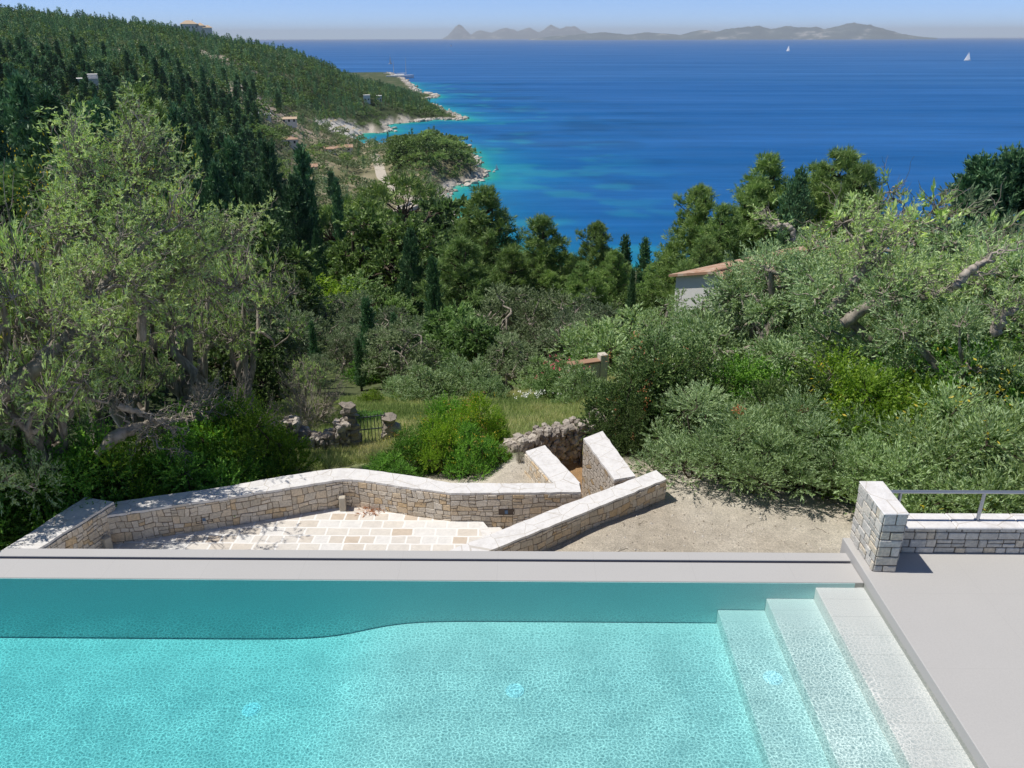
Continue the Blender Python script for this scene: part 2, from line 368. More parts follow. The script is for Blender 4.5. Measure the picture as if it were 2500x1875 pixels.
# gravel by the pool
gs = np.clip((17.6+1.2*n2-RR)/0.8, 0, 1)
gc = lerp(np.broadcast_to(np.array([0.60, 0.545, 0.45]), col.shape), np.array([0.49, 0.43, 0.34]), np.clip((n2-0.4)*3, 0, 1))
col = lerp(col, gc, gs)
ps = inpoly(TX, TY, [(0.2, 14), (-0.2, 18.8), (1.8, 19.6), (2.3, 15)]) & (TZ < -4.2)
col[ps] = (0.36, 0.23, 0.12)
# rock scars and shore
for (px, py, rx, ry, D0, c) in [(610, 236, 32, 16, 300, (0.50, 0.41, 0.31)), (575, 205, 10, 12, 300, (0.40, 0.36, 0.30)), (480, 128, 44, 8, 300, (0.42, 0.37, 0.29)), (420, 122, 24, 4, 300, (0.45, 0.40, 0.32)), (260, 130, 40, 8, 300, (0.40, 0.35, 0.26)), (90, 120, 50, 8, 300, (0.40, 0.36, 0.28)), (40, 95, 30, 4, 300, (0.38, 0.35, 0.27)), (540, 150, 18, 5, 300, (0.38, 0.35, 0.27))]:
    p, D = ground_hit(px, py, D0)
    a0 = math.atan2(p[0], p[1]); q = ((AZ-a0)*D/rx)**2+((RR-D)/(ry*2.2))**2
    k_ = np.clip(1.6-q-(n1-0.5)*3.0-(n2-.5)*2, 0, 1)
    col = lerp(col, np.array(c), k_)
rk = np.clip((6+9*(n1-0.5)-CD)/3, 0, 1)*(CD < 200)*(RR > 200)
rkc = lerp(np.broadcast_to(np.array([0.56, 0.51, 0.43]), col.shape), np.array([0.30, 0.27, 0.22]), np.clip((n2-0.45)*4, 0, 1))
col = lerp(col, rkc, rk)
_gx = np.gradient(TZ, axis=1)/np.gradient(RR, axis=1); st = np.clip((np.abs(_gx)-0.6)*2.5, 0, 1)*(RR > 180)*(CD < 40)
col = lerp(col, np.array([0.5, 0.47, 0.42]), st*0.9)
_b = pl(832, 338, SEA+1)
bm = np.clip(1.25-(((TX-_b[0])/15)**2+((TY-_b[1])/48)**2), 0, 1)*(RR > 500)
col = lerp(col, np.array([0.66, 0.62, 0.54]), np.clip(bm*3, 0, 1))
ter = MB()
ni, nj = TX.shape
idx = (np.arange(ni)[:, None]*nj+np.arange(nj)[None, :])
F = np.stack([idx[:-1, :-1], idx[:-1, 1:], idx[1:, 1:], idx[1:, :-1]], -1).reshape(-1, 4)[:, ::-1]
ter.add(np.stack([TX, TY, TZ], -1).reshape(-1, 3), F[:, ::-1], smooth=True)
k = N('ground')
vc = k.attr('zone').outputs['Color']; co = k.coord()
nn = k.noise(co, 3.0, 8, 0.7); nf = k.noise(co, 34.0, 6, 0.75)
c = k.mix(0.55, vc, k.ramp(nn.outputs[0], [(0.3, 0.62), (0.7, 1.3)]), 'MULTIPLY')
c = k.mix(0.75, c, k.ramp(nf.outputs[0], [(0.34, 0.55), (0.5, 1.0), (0.64, 1.5)]), 'MULTIPLY')
M['ground'] = k.pbr(c, 0.95, k.bump(nf.outputs[0], 0.9, 0.03), 0.1)
ter_o = ter.build('ground', M['ground']); tag(ter_o, kind='structure')
_a = ter_o.data.color_attributes.new('zone', 'FLOAT_COLOR', 'POINT')
_a.data.foreach_set('color', np.c_[col.reshape(-1, 3), np.ones(ni*nj)].ravel().astype(np.float32))

# ------------------------------------------------------------------ sea
sa = np.radians(np.arange(-62, 62.1, 0.3)); sr = np.concatenate([np.geomspace(150, 1500, 260), np.geomspace(1520, 62000, 60)])
SA, SR = np.meshgrid(sa, sr, indexing='ij'); SX = SR*np.sin(SA); SY = SR*np.cos(SA)
sd = np.full(SX.shape, 4000.0); _m = SR < 1500; sd[_m] = -coast_dist(SX[_m], SY[_m]); sd = np.maximum(sd, 0)
wob = fbm(SX/60, SY/60); wob2 = fbm(SX/150+3, SY/60+8); wob3 = fbm(SX/22+3, SY/22+8)
sd = sd*(0.75+0.6*wob2)
stops = np.array([0, 3, 7, 13, 23, 40, 68, 220, 5000.0])
cols = np.array([(0.12, 0.42, 0.32), (0.04, 0.36, 0.28), (0.015, 0.30, 0.31), (0.008, 0.23, 0.35), (0.006, 0.18, 0.37), (0.004, 0.14, 0.355), (0.006, 0.12, 0.345), (0.010, 0.115, 0.34), (0.018, 0.128, 0.35)])
scol = np.stack([np.interp(sd, stops, cols[:, i]) for i in range(3)], -1)
sg = np.clip((wob-0.50)*6, 0, 1)*np.clip((240-sd)/100, 0, 1)*np.clip((sd-8)/14, 0, 1)   # seagrass on the bed
scol = scol*(1-0.5*sg[..., None])+np.array([0.002, 0.07, 0.19])*0.5*sg[..., None]
sp = np.clip((wob3-0.56)*7, 0, 1)*np.clip((130-sd)/80, 0, 1)*np.clip((sd-5)/14, 0, 1)
scol = scol*(1-0.35*sp[..., None])+np.array([0.03, 0.34, 0.36])*0.35*sp[..., None]
sm = MB(); ni, nj = SX.shape; idx = (np.arange(ni)[:, None]*nj+np.arange(nj)[None, :])
F = np.stack([idx[:-1, :-1], idx[1:, :-1], idx[1:, 1:], idx[:-1, 1:]], -1).reshape(-1, 4)
sm.add(np.stack([SX, SY, np.full(SX.shape, SEA)], -1).reshape(-1, 3), F[:, ::-1], smooth=True)
k = N('sea water'); co = k.coord(); vc = k.attr('zone').outputs['Color']
st1 = k.noise(k.mapping(co, (0.0012, 0.011, 1)), 1.0, 6, 0.65)      # long slicks of calmer water
st2 = k.noise(k.mapping(co, (0.02, 0.06, 1)), 1.0, 6, 0.7)
c = k.mix(1.0, vc, k.ramp(st1.outputs[0], [(0.35, 0.86), (0.55, 1.0), (0.72, 1.3)]), 'MULTIPLY')
c = k.mix(1.0, c, k.ramp(st2.outputs[0], [(0.3, 0.85), (0.7, 1.15)]), 'MULTIPLY')
wv = k.noise(k.mapping(co, (0.18, 0.5, 1)), 1.0, 6, 0.7)
bmp = k.bump(wv.outputs[0], 0.55, 0.9)
dif = k.node('ShaderNodeBsdfDiffuse', {'Color': c, 'Normal': bmp})
gl = k.node('ShaderNodeBsdfGlossy', {'Color': (1, 1, 1, 1), 'Roughness': 0.28, 'Normal': bmp})
gf = k.ramp(st1.outputs[0], [(0.4, 0.055), (0.68, 0.17)])
mx = k.node('ShaderNodeMixShader', {0: gf, 1: dif.outputs[0], 2: gl.outputs[0]}); k.t.links.new(mx.outputs[0], k.out.inputs[0])
M['sea'] = k.m
sea = sm.build('sea', M['sea']); tag(sea, kind='structure')
_a = sea.data.color_attributes.new('zone', 'FLOAT_COLOR', 'POINT')
_a.data.foreach_set('color', np.c_[scol.reshape(-1, 3), np.ones(ni*nj)].ravel().astype(np.float32))

# far islands
k = N('island land'); co = k.coord(); n = k.noise(k.mapping(co, (0.0016, 0.0016, 0.006)), 1.0, 6, 0.7)
M['island'] = k.pbr(k.ramp(n.outputs[0], [(0.40, (0.07, 0.105, 0.12)), (0.56, (0.10, 0.14, 0.145)), (0.66, (0.42, 0.41, 0.39))]), 0.95, None, 0.0)  # blue of the distance haze is mixed into this land colour
def island(prof, D, seed, depth=1800):
    m = MB(); xs = np.arange(prof[0][0], prof[-1][0], 1.5); ys = np.interp(xs, [p[0] for p in prof], [p[1] for p in prof])
    rg = []
    for x, h in zip(xs, ys):
        d = hd(x, 92, D); a = math.atan2(d[0], d[1]); hh = h*D/CAM_F*1.08
        row = []
        for t in np.linspace(0, 1, 15):
            rad = D+(t-0.5)*depth; X = rad*math.sin(a); Y = rad*math.cos(a)
            e = math.sin(PI*t)**0.7
            z = SEA-20+(hh+20)*e*(0.72+0.5*float(fbm(np.array([X/500+seed]), np.array([Y/420]), 5)[0]))
            row.append((X, Y, z))
        rg.append(row)
    ni, nj = len(rg), 15; idx = (np.arange(ni)[:, None]*nj+np.arange(nj)[None, :])
    m.add(np.array(rg).reshape(-1, 3), np.stack([idx[:-1, :-1], idx[1:, :-1], idx[1:, 1:], idx[:-1, 1:]], -1).reshape(-1, 4), smooth=True)
    o = m.build('hills', M['island']); tag(o, kind='structure')
island([(1078, 0), (1095, 8), (1112, 22), (1122, 27), (1135, 20), (1150, 9), (1165, 16), (1180, 17), (1200, 14), (1225, 21), (1250, 20), (1262, 16), (1290, 22), (1315, 14), (1345, 26), (1370, 22), (1400, 24), (1425, 14), (1450, 8), (1480, 6)], 50000, 1, 3500)
island([(1290, 2), (1350, 7), (1400, 10), (1440, 13), (1480, 15), (1530, 10), (1580, 14), (1620, 12), (1660, 9), (1690, 14), (1720, 19), (1750, 17), (1800, 22), (1850, 25), (1880, 22), (1910, 26), (1950, 23), (1990, 24), (2010, 20), (2060, 27), (2090, 29), (2120, 27), (2160, 18), (2200, 9), (2240, 5), (2290, 2)], 29000, 5, 2600)

# ------------------------------------------------------------------ pool and terrace
def tile_mat(name, col, sx, sy, ox=0, oy=0, joint=0.86, jw=0.006, rough=0.55, var=0.04):
    k = N(name); co = k.coord(); sep = k.node('ShaderNodeSeparateXYZ', {0: co})
    def line(v, s, o):
        f = k.math('FRACT', k.math('DIVIDE', k.math('ADD', v, o+1000*s), s))
        d = k.math('MULTIPLY', k.math('MINIMUM', f, k.math('SUBTRACT', 1.0, f)), s)
        return k.math('LESS_THAN', d, jw/2)
    ln = k.math('MAXIMUM', line(sep.outputs[0], sx, ox), line(sep.outputs[1], sy, oy))
    n = k.noise(co, 1.3, 6, 0.6); n2 = k.noise(co, 60, 3)
    c = k.mix(n.outputs[0], tuple(x*(1-var) for x in col), tuple(x*(1+var) for x in col))
    c = k.mix(0.25, c, k.ramp(n2.outputs[0], [(0.3, 0.85), (0.7, 1.15)]), 'MULTIPLY')
    c = k.mix(ln, c, tuple(x*joint for x in col))
    return k.pbr(c, rough, k.bump(n2.outputs[0], 0.08, 0.004), 0.35)
M['porcelain'] = tile_mat('pale porcelain paving', (0.50, 0.486, 0.458), 1.2, 1.2, ox=-4.1, oy=-0.4, joint=0.90, jw=0.004)
M['pooltile'] = tile_mat('pool tile', (0.83, 0.75, 0.725), 400.0, 0.31, ox=55.5, oy=0.02, joint=0.80, jw=0.007)
M['walltile'] = tile_mat('pool tile tinted for underwater light', (0.62, 0.90, 0.90), 400.0, 400.0, ox=55.5, oy=55.5, rough=0.4)  # same tile as elsewhere; teal underwater light is put into its colour
M['weirtile'] = tile_mat('pool rim tile', (0.50, 0.486, 0.458), 1.2, 9.0, ox=0.3, joint=0.90, jw=0.005)
M['gutter'] = simple('dark overflow slot', (0.03, 0.022, 0.03), 0.6)
M['plaster'] = simple('pool retaining render', (0.5, 0.48, 0.44), 0.9, bump=0.2)
M['steel'] = simple('brushed grey steel', (0.42, 0.44, 0.47), 0.35, 0.05, 20, metal=0.7)
M['white_glass'] = simple('pool light lens', (0.9, 0.92, 0.95), 0.3, 0.03)

pool = empty('swimming_pool', (0, 5, 0), 'turquoise infinity pool with pale tiled steps beside the paved terrace', 'swimming pool')
def pobj(name, mb, m, parent=pool):
    o = mb.build(name, m)
    o.parent = parent; o.matrix_parent_inverse = Matrix.Translation(-parent.location) if parent.rotation_euler.z == 0 else parent.matrix_world.inverted()
    return o
PX0, PX1, PY0, PY1 = -9.2, 4.1, 0.6, 7.95
m = MB(); xs = np.concatenate([[PX0-0.1], np.linspace(PX0, 2.45, 90)])
zf = -0.61-0.30*(1/(1+np.exp((xs+1.95)/0.28)))
v = [(x, y, z) for x, z in zip(xs, zf) for y in (PY0, 8.0)]
m.add(v, [(2*i, 2*i+2, 2*i+3, 2*i+1) for i in range(len(xs)-1)], smooth=True)
pobj('pool_floor', m, M['pooltile'])
for (x0, x1, z) in [(3.53, 4.12, -0.07), (2.96, 3.53, -0.235), (2.39, 2.96, -0.41)]:
    m = MB(); m.cbox(x0, x1, PY0, 7.96, -1.2, z, 0.006); pobj('step', m, M['pooltile'])
m = MB(); m.cbox(PX0-0.2, 4.098, 7.95, 8.34, -1.3, 0.0, 0.008); pobj('infinity_edge', m, M['weirtile'])
m = MB(); m.box(PX0, 3.99, 7.944, 7.96, -1.2, -0.012); pobj('inner_face', m, M['walltile'])  # lighter tinted skin over the weir face, standing in for underwater light
m = MB(); m.box(-6.6, 4.095, 8.335, 8.395, -0.4, -0.035); pobj('overflow_channel', m, M['gutter'])
m = MB(); m.cbox(-6.64, 4.105, 8.39, 8.56, -1.2, 0.0, 0.006); pobj('outer_rim', m, M['weirtile'])
m = MB(); m.box(-6.62, 4.0, 8.02, 8.53, -4.6, -1.19); pobj('retaining_wall', m, M['plaster'])
m = MB(); m.box(PX0-0.25, PX0, PY0, 7.95, -1.3, 0.0); m.box(PX0-0.25, 4.2, PY0-0.3, PY0, -1.3, 0.0); pobj('pool_wall', m, M['weirtile'])
# water body
k = N('pool water'); co = k.coord()
d1 = k.noise(co, 2.2, 2, 0.5); d2 = k.noise(co, 7.0, 2, 0.5)
wc = k.node('ShaderNodeVectorMath', {0: co, 1: k.node('ShaderNodeVectorMath', {0: d2.outputs[1], 3: 0.11}, operation='SCALE').outputs[0]}, operation='ADD').outputs[0]
wc = k.mapping(wc, (1.0, 1.15, 0.0))
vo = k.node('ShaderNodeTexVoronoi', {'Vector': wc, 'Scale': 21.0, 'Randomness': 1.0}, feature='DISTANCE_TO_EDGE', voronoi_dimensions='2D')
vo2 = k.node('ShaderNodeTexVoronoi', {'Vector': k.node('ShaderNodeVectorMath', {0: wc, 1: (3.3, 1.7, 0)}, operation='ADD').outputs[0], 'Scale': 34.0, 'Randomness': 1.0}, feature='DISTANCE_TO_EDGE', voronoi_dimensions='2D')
c1 = k.ramp(vo.outputs[0], [(0.0, 1.0), (0.05, 0.55), (0.22, 0.12), (0.5, 0.0)])  # bright cell edges imitate sunlight focused by ripples
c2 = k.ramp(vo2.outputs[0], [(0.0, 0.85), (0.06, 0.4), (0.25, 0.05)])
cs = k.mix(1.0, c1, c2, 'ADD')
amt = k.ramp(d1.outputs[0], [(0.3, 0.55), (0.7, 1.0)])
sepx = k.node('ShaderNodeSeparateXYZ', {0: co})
caustic_fade = k.math('MULTIPLY', k.node('ShaderNodeMapRange', {0: sepx.outputs[1], 1: 7.0, 2: 7.45, 3: 1.0, 4: 0.10}).outputs[0], k.node('ShaderNodeMapRange', {0: sepx.outputs[0], 1: 3.3, 2: 3.7, 3: 1.0, 4: 0.35}).outputs[0])  # fades the drawn caustics towards the far wall and the top step
caustic_tint = k.mix(k.node('ShaderNodeMix', {0: 1.0, 6: cs, 7: amt}, data_type='RGBA', blend_type='MULTIPLY').outputs[2], (0.52, 0.61, 0.63), (1.24, 1.24, 1.24))  # caustic light and dark painted into the water's transparency colour
lens = k.mix(caustic_fade, (0.90, 0.92, 0.925), caustic_tint)  # transparency tint carrying the painted caustics, no real refraction
rip = k.noise(k.mapping(co, (1, 1.2, 1)), 9.0, 3, 0.6)
bmp = k.bump(k.math('ADD', rip.outputs[0], k.math('MULTIPLY', vo.outputs[0], -0.5)), 0.5, 0.02)
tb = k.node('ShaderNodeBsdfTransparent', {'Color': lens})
gb = k.node('ShaderNodeBsdfGlossy', {'Color': (1, 1, 1, 1), 'Roughness': 0.04, 'Normal': bmp})
fr = k.node('ShaderNodeFresnel', {'IOR': 1.22, 'Normal': bmp})
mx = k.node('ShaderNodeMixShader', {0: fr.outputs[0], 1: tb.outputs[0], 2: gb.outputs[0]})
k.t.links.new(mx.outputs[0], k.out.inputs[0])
va = k.node('ShaderNodeVolumeAbsorption', {'Color': (0.0, 0.85, 0.885, 1), 'Density': 0.72})
k.t.links.new(va.outputs[0], k.out.inputs[1])
M['poolwater'] = k.m
m = MB(); m.box(PX0-0.02, 4.101, PY0-0.02, 7.952, -1.22, -0.006)
tag(m.build('water', M['poolwater']), kind='structure')
# submerged lamps
for (x, y, z, lab) in [(-0.07, 6.80, -0.61, 'round white underwater lamp on the middle of the pool floor'), (-3.02, 6.79, -0.905, 'round white underwater lamp in the deep end of the pool'), (2.74, 6.81, -0.41, 'round white underwater lamp on the lowest pool step')]:
    e = empty('pool_light', (x, y, z), lab, 'pool light', 'round lamps set in the pool')
    th = np.arange(24)*2*PI/24
    m = MB(); r0 = 0.085; m.add(np.r_[np.c_[r0*np.cos(th), r0*np.sin(th), np.full(24, 0.0)], np.c_[r0*0.9*np.cos(th), r0*0.9*np.sin(th), np.full(24, 0.015)]], [(i, (i+1) % 24, 24+(i+1) % 24, 24+i) for i in range(24)])
    m.add(np.c_[r0*0.9*np.cos(th), r0*0.9*np.sin(th), np.full(24, 0.015)], [tuple(range(24))])
    m.build('lens', M['white_glass'], e)
    m = MB(); a = np.array([[rr_*math.cos(t), rr_*math.sin(t), zz] for rr_, zz in ((r0+0.001, 0.001), (r0+0.012, 0.014), (r0+0.022, 0.001)) for t in th])
    m.add(a, [(24*q+i, 24*q+(i+1) % 24, 24*(q+1)+(i+1) % 24, 24*(q+1)+i) for q in range(2) for i in range(24)], smooth=True)
    m.build('rim', M['white_glass'], e)
# terrace
m = MB(); m.cbox(4.1, 17.0, -2.0, 8.72, -0.25, 0.12, 0.006)
tag(m.build('terrace', M['porcelain']), kind='structure')
m = MB(); m.box(4.13, 17.0, -2.0, 8.69, -4.6, -0.25); tag(m.build('terrace_base', M['plaster']), kind='structure')

# ------------------------------------------------------------------ stone materials
def masonry(name, sx, sy, base, tan, ochre, joint=(0.10, 0.075, 0.05), jw=0.035, rnd=0.85):
    k = N(name); uv = k.coord('UV'); co = k.coord()
    dn = k.noise(uv, 3.5, 2, 0.5)
    wv = k.node('ShaderNodeVectorMath', {0: uv, 1: k.node('ShaderNodeVectorMath', {0: k.node('ShaderNodeVectorMath', {0: dn.outputs[1], 1: (0.5, 0.5, 0.5)}, operation='SUBTRACT').outputs[0], 3: 0.10}, operation='SCALE').outputs[0]}, operation='ADD').outputs[0]
    mp = k.mapping(wv, (sx, sy, 1))
    e = k.node('ShaderNodeTexVoronoi', {'Vector': mp, 'Scale': 1.0, 'Randomness': rnd}, feature='DISTANCE_TO_EDGE', voronoi_dimensions='2D')
    f = k.node('ShaderNodeTexVoronoi', {'Vector': mp, 'Scale': 1.0, 'Randomness': rnd}, feature='F1', voronoi_dimensions='2D')
    sepc = k.node('ShaderNodeSeparateColor', {0: f.outputs[1]})
    c = k.ramp(sepc.outputs[0], [(0.0, base), (0.45, tuple(x*1.08 for x in base)), (0.7, tan), (0.88, tuple(x*0.92 for x in base)), (0.93, ochre)], 'CONSTANT')
    n = k.noise(co, 14, 5, 0.7)
    c = k.mix(0.6, c, k.ramp(n.outputs[0], [(0.3, 0.72), (0.7, 1.22)]), 'MULTIPLY')
    j = k.math('SUBTRACT', 1.0, k.node('ShaderNodeMapRange', {0: e.outputs[0], 1: jw*0.5, 2: jw*1.3, 3: 0.0, 4: 1.0}).outputs[0])
    c = k.mix(j, c, joint)
    h = k.math('ADD', k.math('MULTIPLY', k.math('MINIMUM', e.outputs[0], 0.12), 5.0), k.math('MULTIPLY', n.outputs[0], 0.5))
    return k.pbr(c, 0.9, k.bump(h, 0.9, 0.03), 0.15)
M['crazy'] = masonry('honey rubble masonry', 3.5, 7.2, (0.62, 0.55, 0.45), (0.55, 0.44, 0.31), (0.54, 0.35, 0.14), joint=(0.17, 0.13, 0.09), jw=0.03)
M['crazy_rough'] = masonry('rough pale masonry', 5.0, 9.0, (0.55, 0.49, 0.42), (0.50, 0.42, 0.33), (0.45, 0.33, 0.2), joint=(0.22, 0.18, 0.14), jw=0.05)
k = N('pale coping slabs'); co = k.coord()
e = k.node('ShaderNodeTexVoronoi', {'Vector': k.mapping(co, (2.0, 2.0, 0.0)), 'Scale': 1.0}, feature='DISTANCE_TO_EDGE'); n = k.noise(co, 5, 6, 0.7)
c = k.ramp(n.outputs[0], [(0.3, (0.66, 0.63, 0.59)), (0.55, (0.80, 0.78, 0.75)), (0.75, (0.72, 0.66, 0.58))])
c = k.mix(k.math('LESS_THAN', e.outputs[0], 0.012), c, (0.60, 0.56, 0.50))
M['coping'] = k.pbr(c, 0.9, k.bump(n.outputs[0], 0.7, 0.03), 0.15)
def ashmat(name, a, b, c3):
    k = N(name); t = k.attr('tint').outputs['Fac']; co = k.coord(); n = k.noise(co, 22, 6, 0.7); n2 = k.noise(co, 5, 3)
    c = k.ramp(t, [(0.0, a), (0.45, b), (1.0, c3)])
    c = k.mix(0.7, c, k.ramp(n.outputs[0], [(0.3, 0.65), (0.7, 1.3)]), 'MULTIPLY')
    return k.pbr(c, 0.9, k.bump(k.math('ADD', n.outputs[0], n2.outputs[0]), 0.9, 0.025), 0.15)
M['ashlar'] = ashmat('coursed grey limestone', (0.50, 0.48, 0.43), (0.66, 0.63, 0.57), (0.66, 0.57, 0.43))
M['joint'] = simple('dark mortar joints', (0.13, 0.11, 0.09), 0.95)
M['drystone'] = ashmat('weathered dry stone', (0.28, 0.24, 0.20), (0.42, 0.37, 0.31), (0.60, 0.54, 0.46))

def ashlar(mb, origin, u, n, width, height, rng, seedrows=(0.07, 0.15)):
    # coursed blocks covering a vertical face: origin at lower left, u along the face, n outward
    origin = np.array(origin, float); u = np.array(u, float); n = np.array(n, float); z = 0.0
    while z < height-0.01:
        h = rng.uniform(*seedrows)
        if height-z-h < 0.045: h = height-z
        x = 0.0
        while x < width-0.01:
            w_ = rng.uniform(0.09, 0.27)
            if width-x-w_ < 0.07: w_ = width-x
            g = 0.005
            if h > 0.11 and w_ < 0.2 and rng.random() < 0.3: parts = [(z, z+h*0.5), (z+h*0.5, z+h)]
            else: parts = [(z, z+h)]
            for (za, zb) in parts:
                dpt = rng.uniform(0.004, 0.016)
                Mx = Matrix(((u[0], -n[0], 0, origin[0]+n[0]*0), (u[1], -n[1], 0, origin[1]), (0, 0, 1, origin[2]), (0, 0, 0, 1)))
                s0 = mb.n
                mb.cbox(x+g, x+w_-g, -dpt, 0.03, za+g, zb-g, 0.008, tint=rng.random()**1.3, M=Mx)
                P = mb.v[-2]; P += (np.array([rng.uniform(-1, 1) for _ in range(P.size)]).reshape(P.shape))*0.0022
            x += w_
        z += h
rng = random.Random(4)
# gate pillar at the end of the terrace wall
pil = empty('stone_pillar', (4.33, 8.37, 0.12), 'square edged pale limestone pillar at the end of the terrace parapet', 'pillar')
m = MB(); m.box(4.20, 4.47, 8.01, 8.74, 0.121, 0.915); pobj('core', m, M['joint'], pil)
m = MB()
ashlar(m, (4.20, 8.01, 0.12), (1, 0), (0, -1), 0.27, 0.795, rng); ashlar(m, (4.20, 8.74, 0.12), (0, -1), (-1, 0), 0.73, 0.795, rng)
ashlar(m, (4.47, 8.01, 0.12), (0, 1), (1, 0), 0.73, 0.795, rng); ashlar(m, (4.47, 8.74, 0.12), (-1, 0), (0, 1), 0.27, 0.795, rng)
pobj('stone_facing', m, M['ashlar'], pil)
m = MB(); m.cbox(4.188, 4.484, 7.996, 8.752, 0.912, 0.935, 0.008); pobj('top_slab', m, M['coping'], pil)
# low parapet
lw = empty('terrace_parapet', (5, 8.54, 0.12), 'low coursed limestone parapet along the terrace carrying the steel handrail', 'parapet wall')
m = MB(); m.box(4.49, 17.0, 8.40, 8.68, 0.121, 0.47); pobj('core', m, M['joint'], lw)
m = MB(); ashlar(m, (4.49, 8.40, 0.12), (1, 0), (0, -1), 12.5, 0.355, rng, (0.08, 0.15)); pobj('stone_facing', m, M['ashlar'], lw)
m = MB(); x = 4.492
while x < 17:
    w_ = rng.uniform(0.5, 0.9); m.cbox(x, x+w_-0.004, 8.375+rng.uniform(-.006, .006), 8.705, 0.472, 0.505+rng.uniform(-.003, .003), 0.01); x += w_
pobj('coping', m, M['coping'], lw)
# handrail
hr = empty('handrail', (5, 8.545, 0.5), 'grey tubular steel handrail standing on the low terrace parapet', 'handrail')
m = MB(); m.tube([(4.40, 8.545, 0.905), (10, 8.545, 0.905), (17, 8.545, 0.905)], 0.022, 14, cap=True); pobj('rail', m, M['steel'], hr)
for x in (4.62, 5.635, 6.65, 7.7, 8.7, 9.7):
    m = MB(); m.tube([(x, 8.545, 0.506), (x, 8.545, 0.90)], 0.021, 14); pobj('post', m, M['steel'], hr)
    m = MB(); m.tube([(x, 8.545, 0.500), (x, 8.545, 0.512)], 0.042, 14, cap=True); pobj('foot_plate', m, M['steel'], hr)

# ------------------------------------------------------------------ patio, stone garden walls and steps
PATZ = -3.6
k = N('patio flagstones'); co = k.coord(); dn = k.noise(co, 2.5, 2)
wv = k.node('ShaderNodeVectorMath', {0: co, 1: k.node('ShaderNodeVectorMath', {0: k.node('ShaderNodeVectorMath', {0: dn.outputs[1], 1: (0.5, 0.5, 0.5)}, operation='SUBTRACT').outputs[0], 3: 0.06}, operation='SCALE').outputs[0]}, operation='ADD').outputs[0]
br = k.node('ShaderNodeTexBrick', {'Vector': wv, 'Color1': (0, 0, 0, 1), 'Color2': (1, 1, 1, 1), 'Mortar': (0.5, 0.5, 0.5, 1), 'Scale': 1.0, 'Mortar Size': 0.022, 'Mortar Smooth': 0.2, 'Bias': 0.0, 'Brick Width': 0.46, 'Row Height': 0.29}, offset=0.5, offset_frequency=2, squash=0.7, squash_frequency=3)
cc = k.ramp(k.node('ShaderNodeSeparateColor', {0: br.outputs[0]}).outputs[0], [(0.0, (0.70, 0.655, 0.585)), (0.3, (0.66, 0.60, 0.52)), (0.45, (0.74, 0.72, 0.68)), (0.72, (0.68, 0.64, 0.58)), (0.9, (0.60, 0.51, 0.41))], 'CONSTANT')
n = k.noise(co, 9, 6, 0.7)
cc = k.mix(0.5, cc, k.ramp(n.outputs[0], [(0.3, 0.80), (0.7, 1.18)]), 'MULTIPLY')
cc = k.mix(br.outputs[1], cc, (0.84, 0.82, 0.78))
M['patio'] = k.pbr(cc, 0.85, k.bump(k.math('ADD', k.math('MULTIPLY', br.outputs[1], -0.4), n.outputs[0]), 0.35, 0.02), 0.2)
m = MB(); m.prism([(-9.4, 8.6), (-9.2, 13.0), (-8.6, 14.0), (-6.18, 14.75), (-5, 15.15), (-3.95, 15.5), (-3.6, 15.5), (-2.5, 15.2), (-1.5, 14.9), (-0.95, 14.90), (-0.90, 14.5), (-0.78, 14.05), (-0.80, 13.4), (-0.9, 12.9), (-1.25, 12.4), (-1.25, 8.6)], PATZ-0.12, PATZ)
tag(m.build('patio', M['patio']), kind='structure')
M['rubble'] = ashmat('honey limestone rubble', (0.58, 0.51, 0.41), (0.76, 0.69, 0.59), (0.68, 0.51, 0.31))
M['mortar'] = simple('brown earth mortar', (0.24, 0.19, 0.14), 0.95)
def rubble(mb, a, b, z0, z1, rng, warp=0.035):
    a = np.array(a); b = np.array(b); L = float(np.linalg.norm(b-a)); u = (b-a)/L; n = np.array([u[1], -u[0]])
    n0 = len(mb.v); ashlar(mb, (a[0], a[1], z0), u, n, L, z1-z0, rng, (0.09, 0.19))
    for q in range(n0, len(mb.v)):
        V = mb.v[q]
        if not len(V): continue
        s_ = V[:, 0]*u[0]+V[:, 1]*u[1]; h_ = V[:, 2]
        dz = (fbm(s_*2.6+11, h_*3.1+5, 3)-0.5)*warp*4; dx = (fbm(s_*2.9+31, h_*3.3+45, 3)-0.5)*warp*4
        k_ = np.clip((z1-h_)/0.12, 0, 1)*np.clip((h_-z0)/0.08, 0, 1); V[:, 2] += dz*k_; V[:, :2] += u*(dx*k_*np.clip(np.minimum(s_-(a@u), (b@u)-s_)/0.15, 0, 1))[:, None]
def ragged(pts, rng, step=0.16, amp=0.013):
    out = []
    for a, b in zip(pts[:-1], pts[1:]):
        a = np.array(a); b = np.array(b); L = np.linalg.norm(b-a); n = max(1, int(L/step))
        for i in range(n):
            p = a+(b-a)*i/n; out.append((p[0]+rng.uniform(-amp, amp), p[1]+rng.uniform(-amp, amp)))
    out.append(tuple(pts[-1])); return out
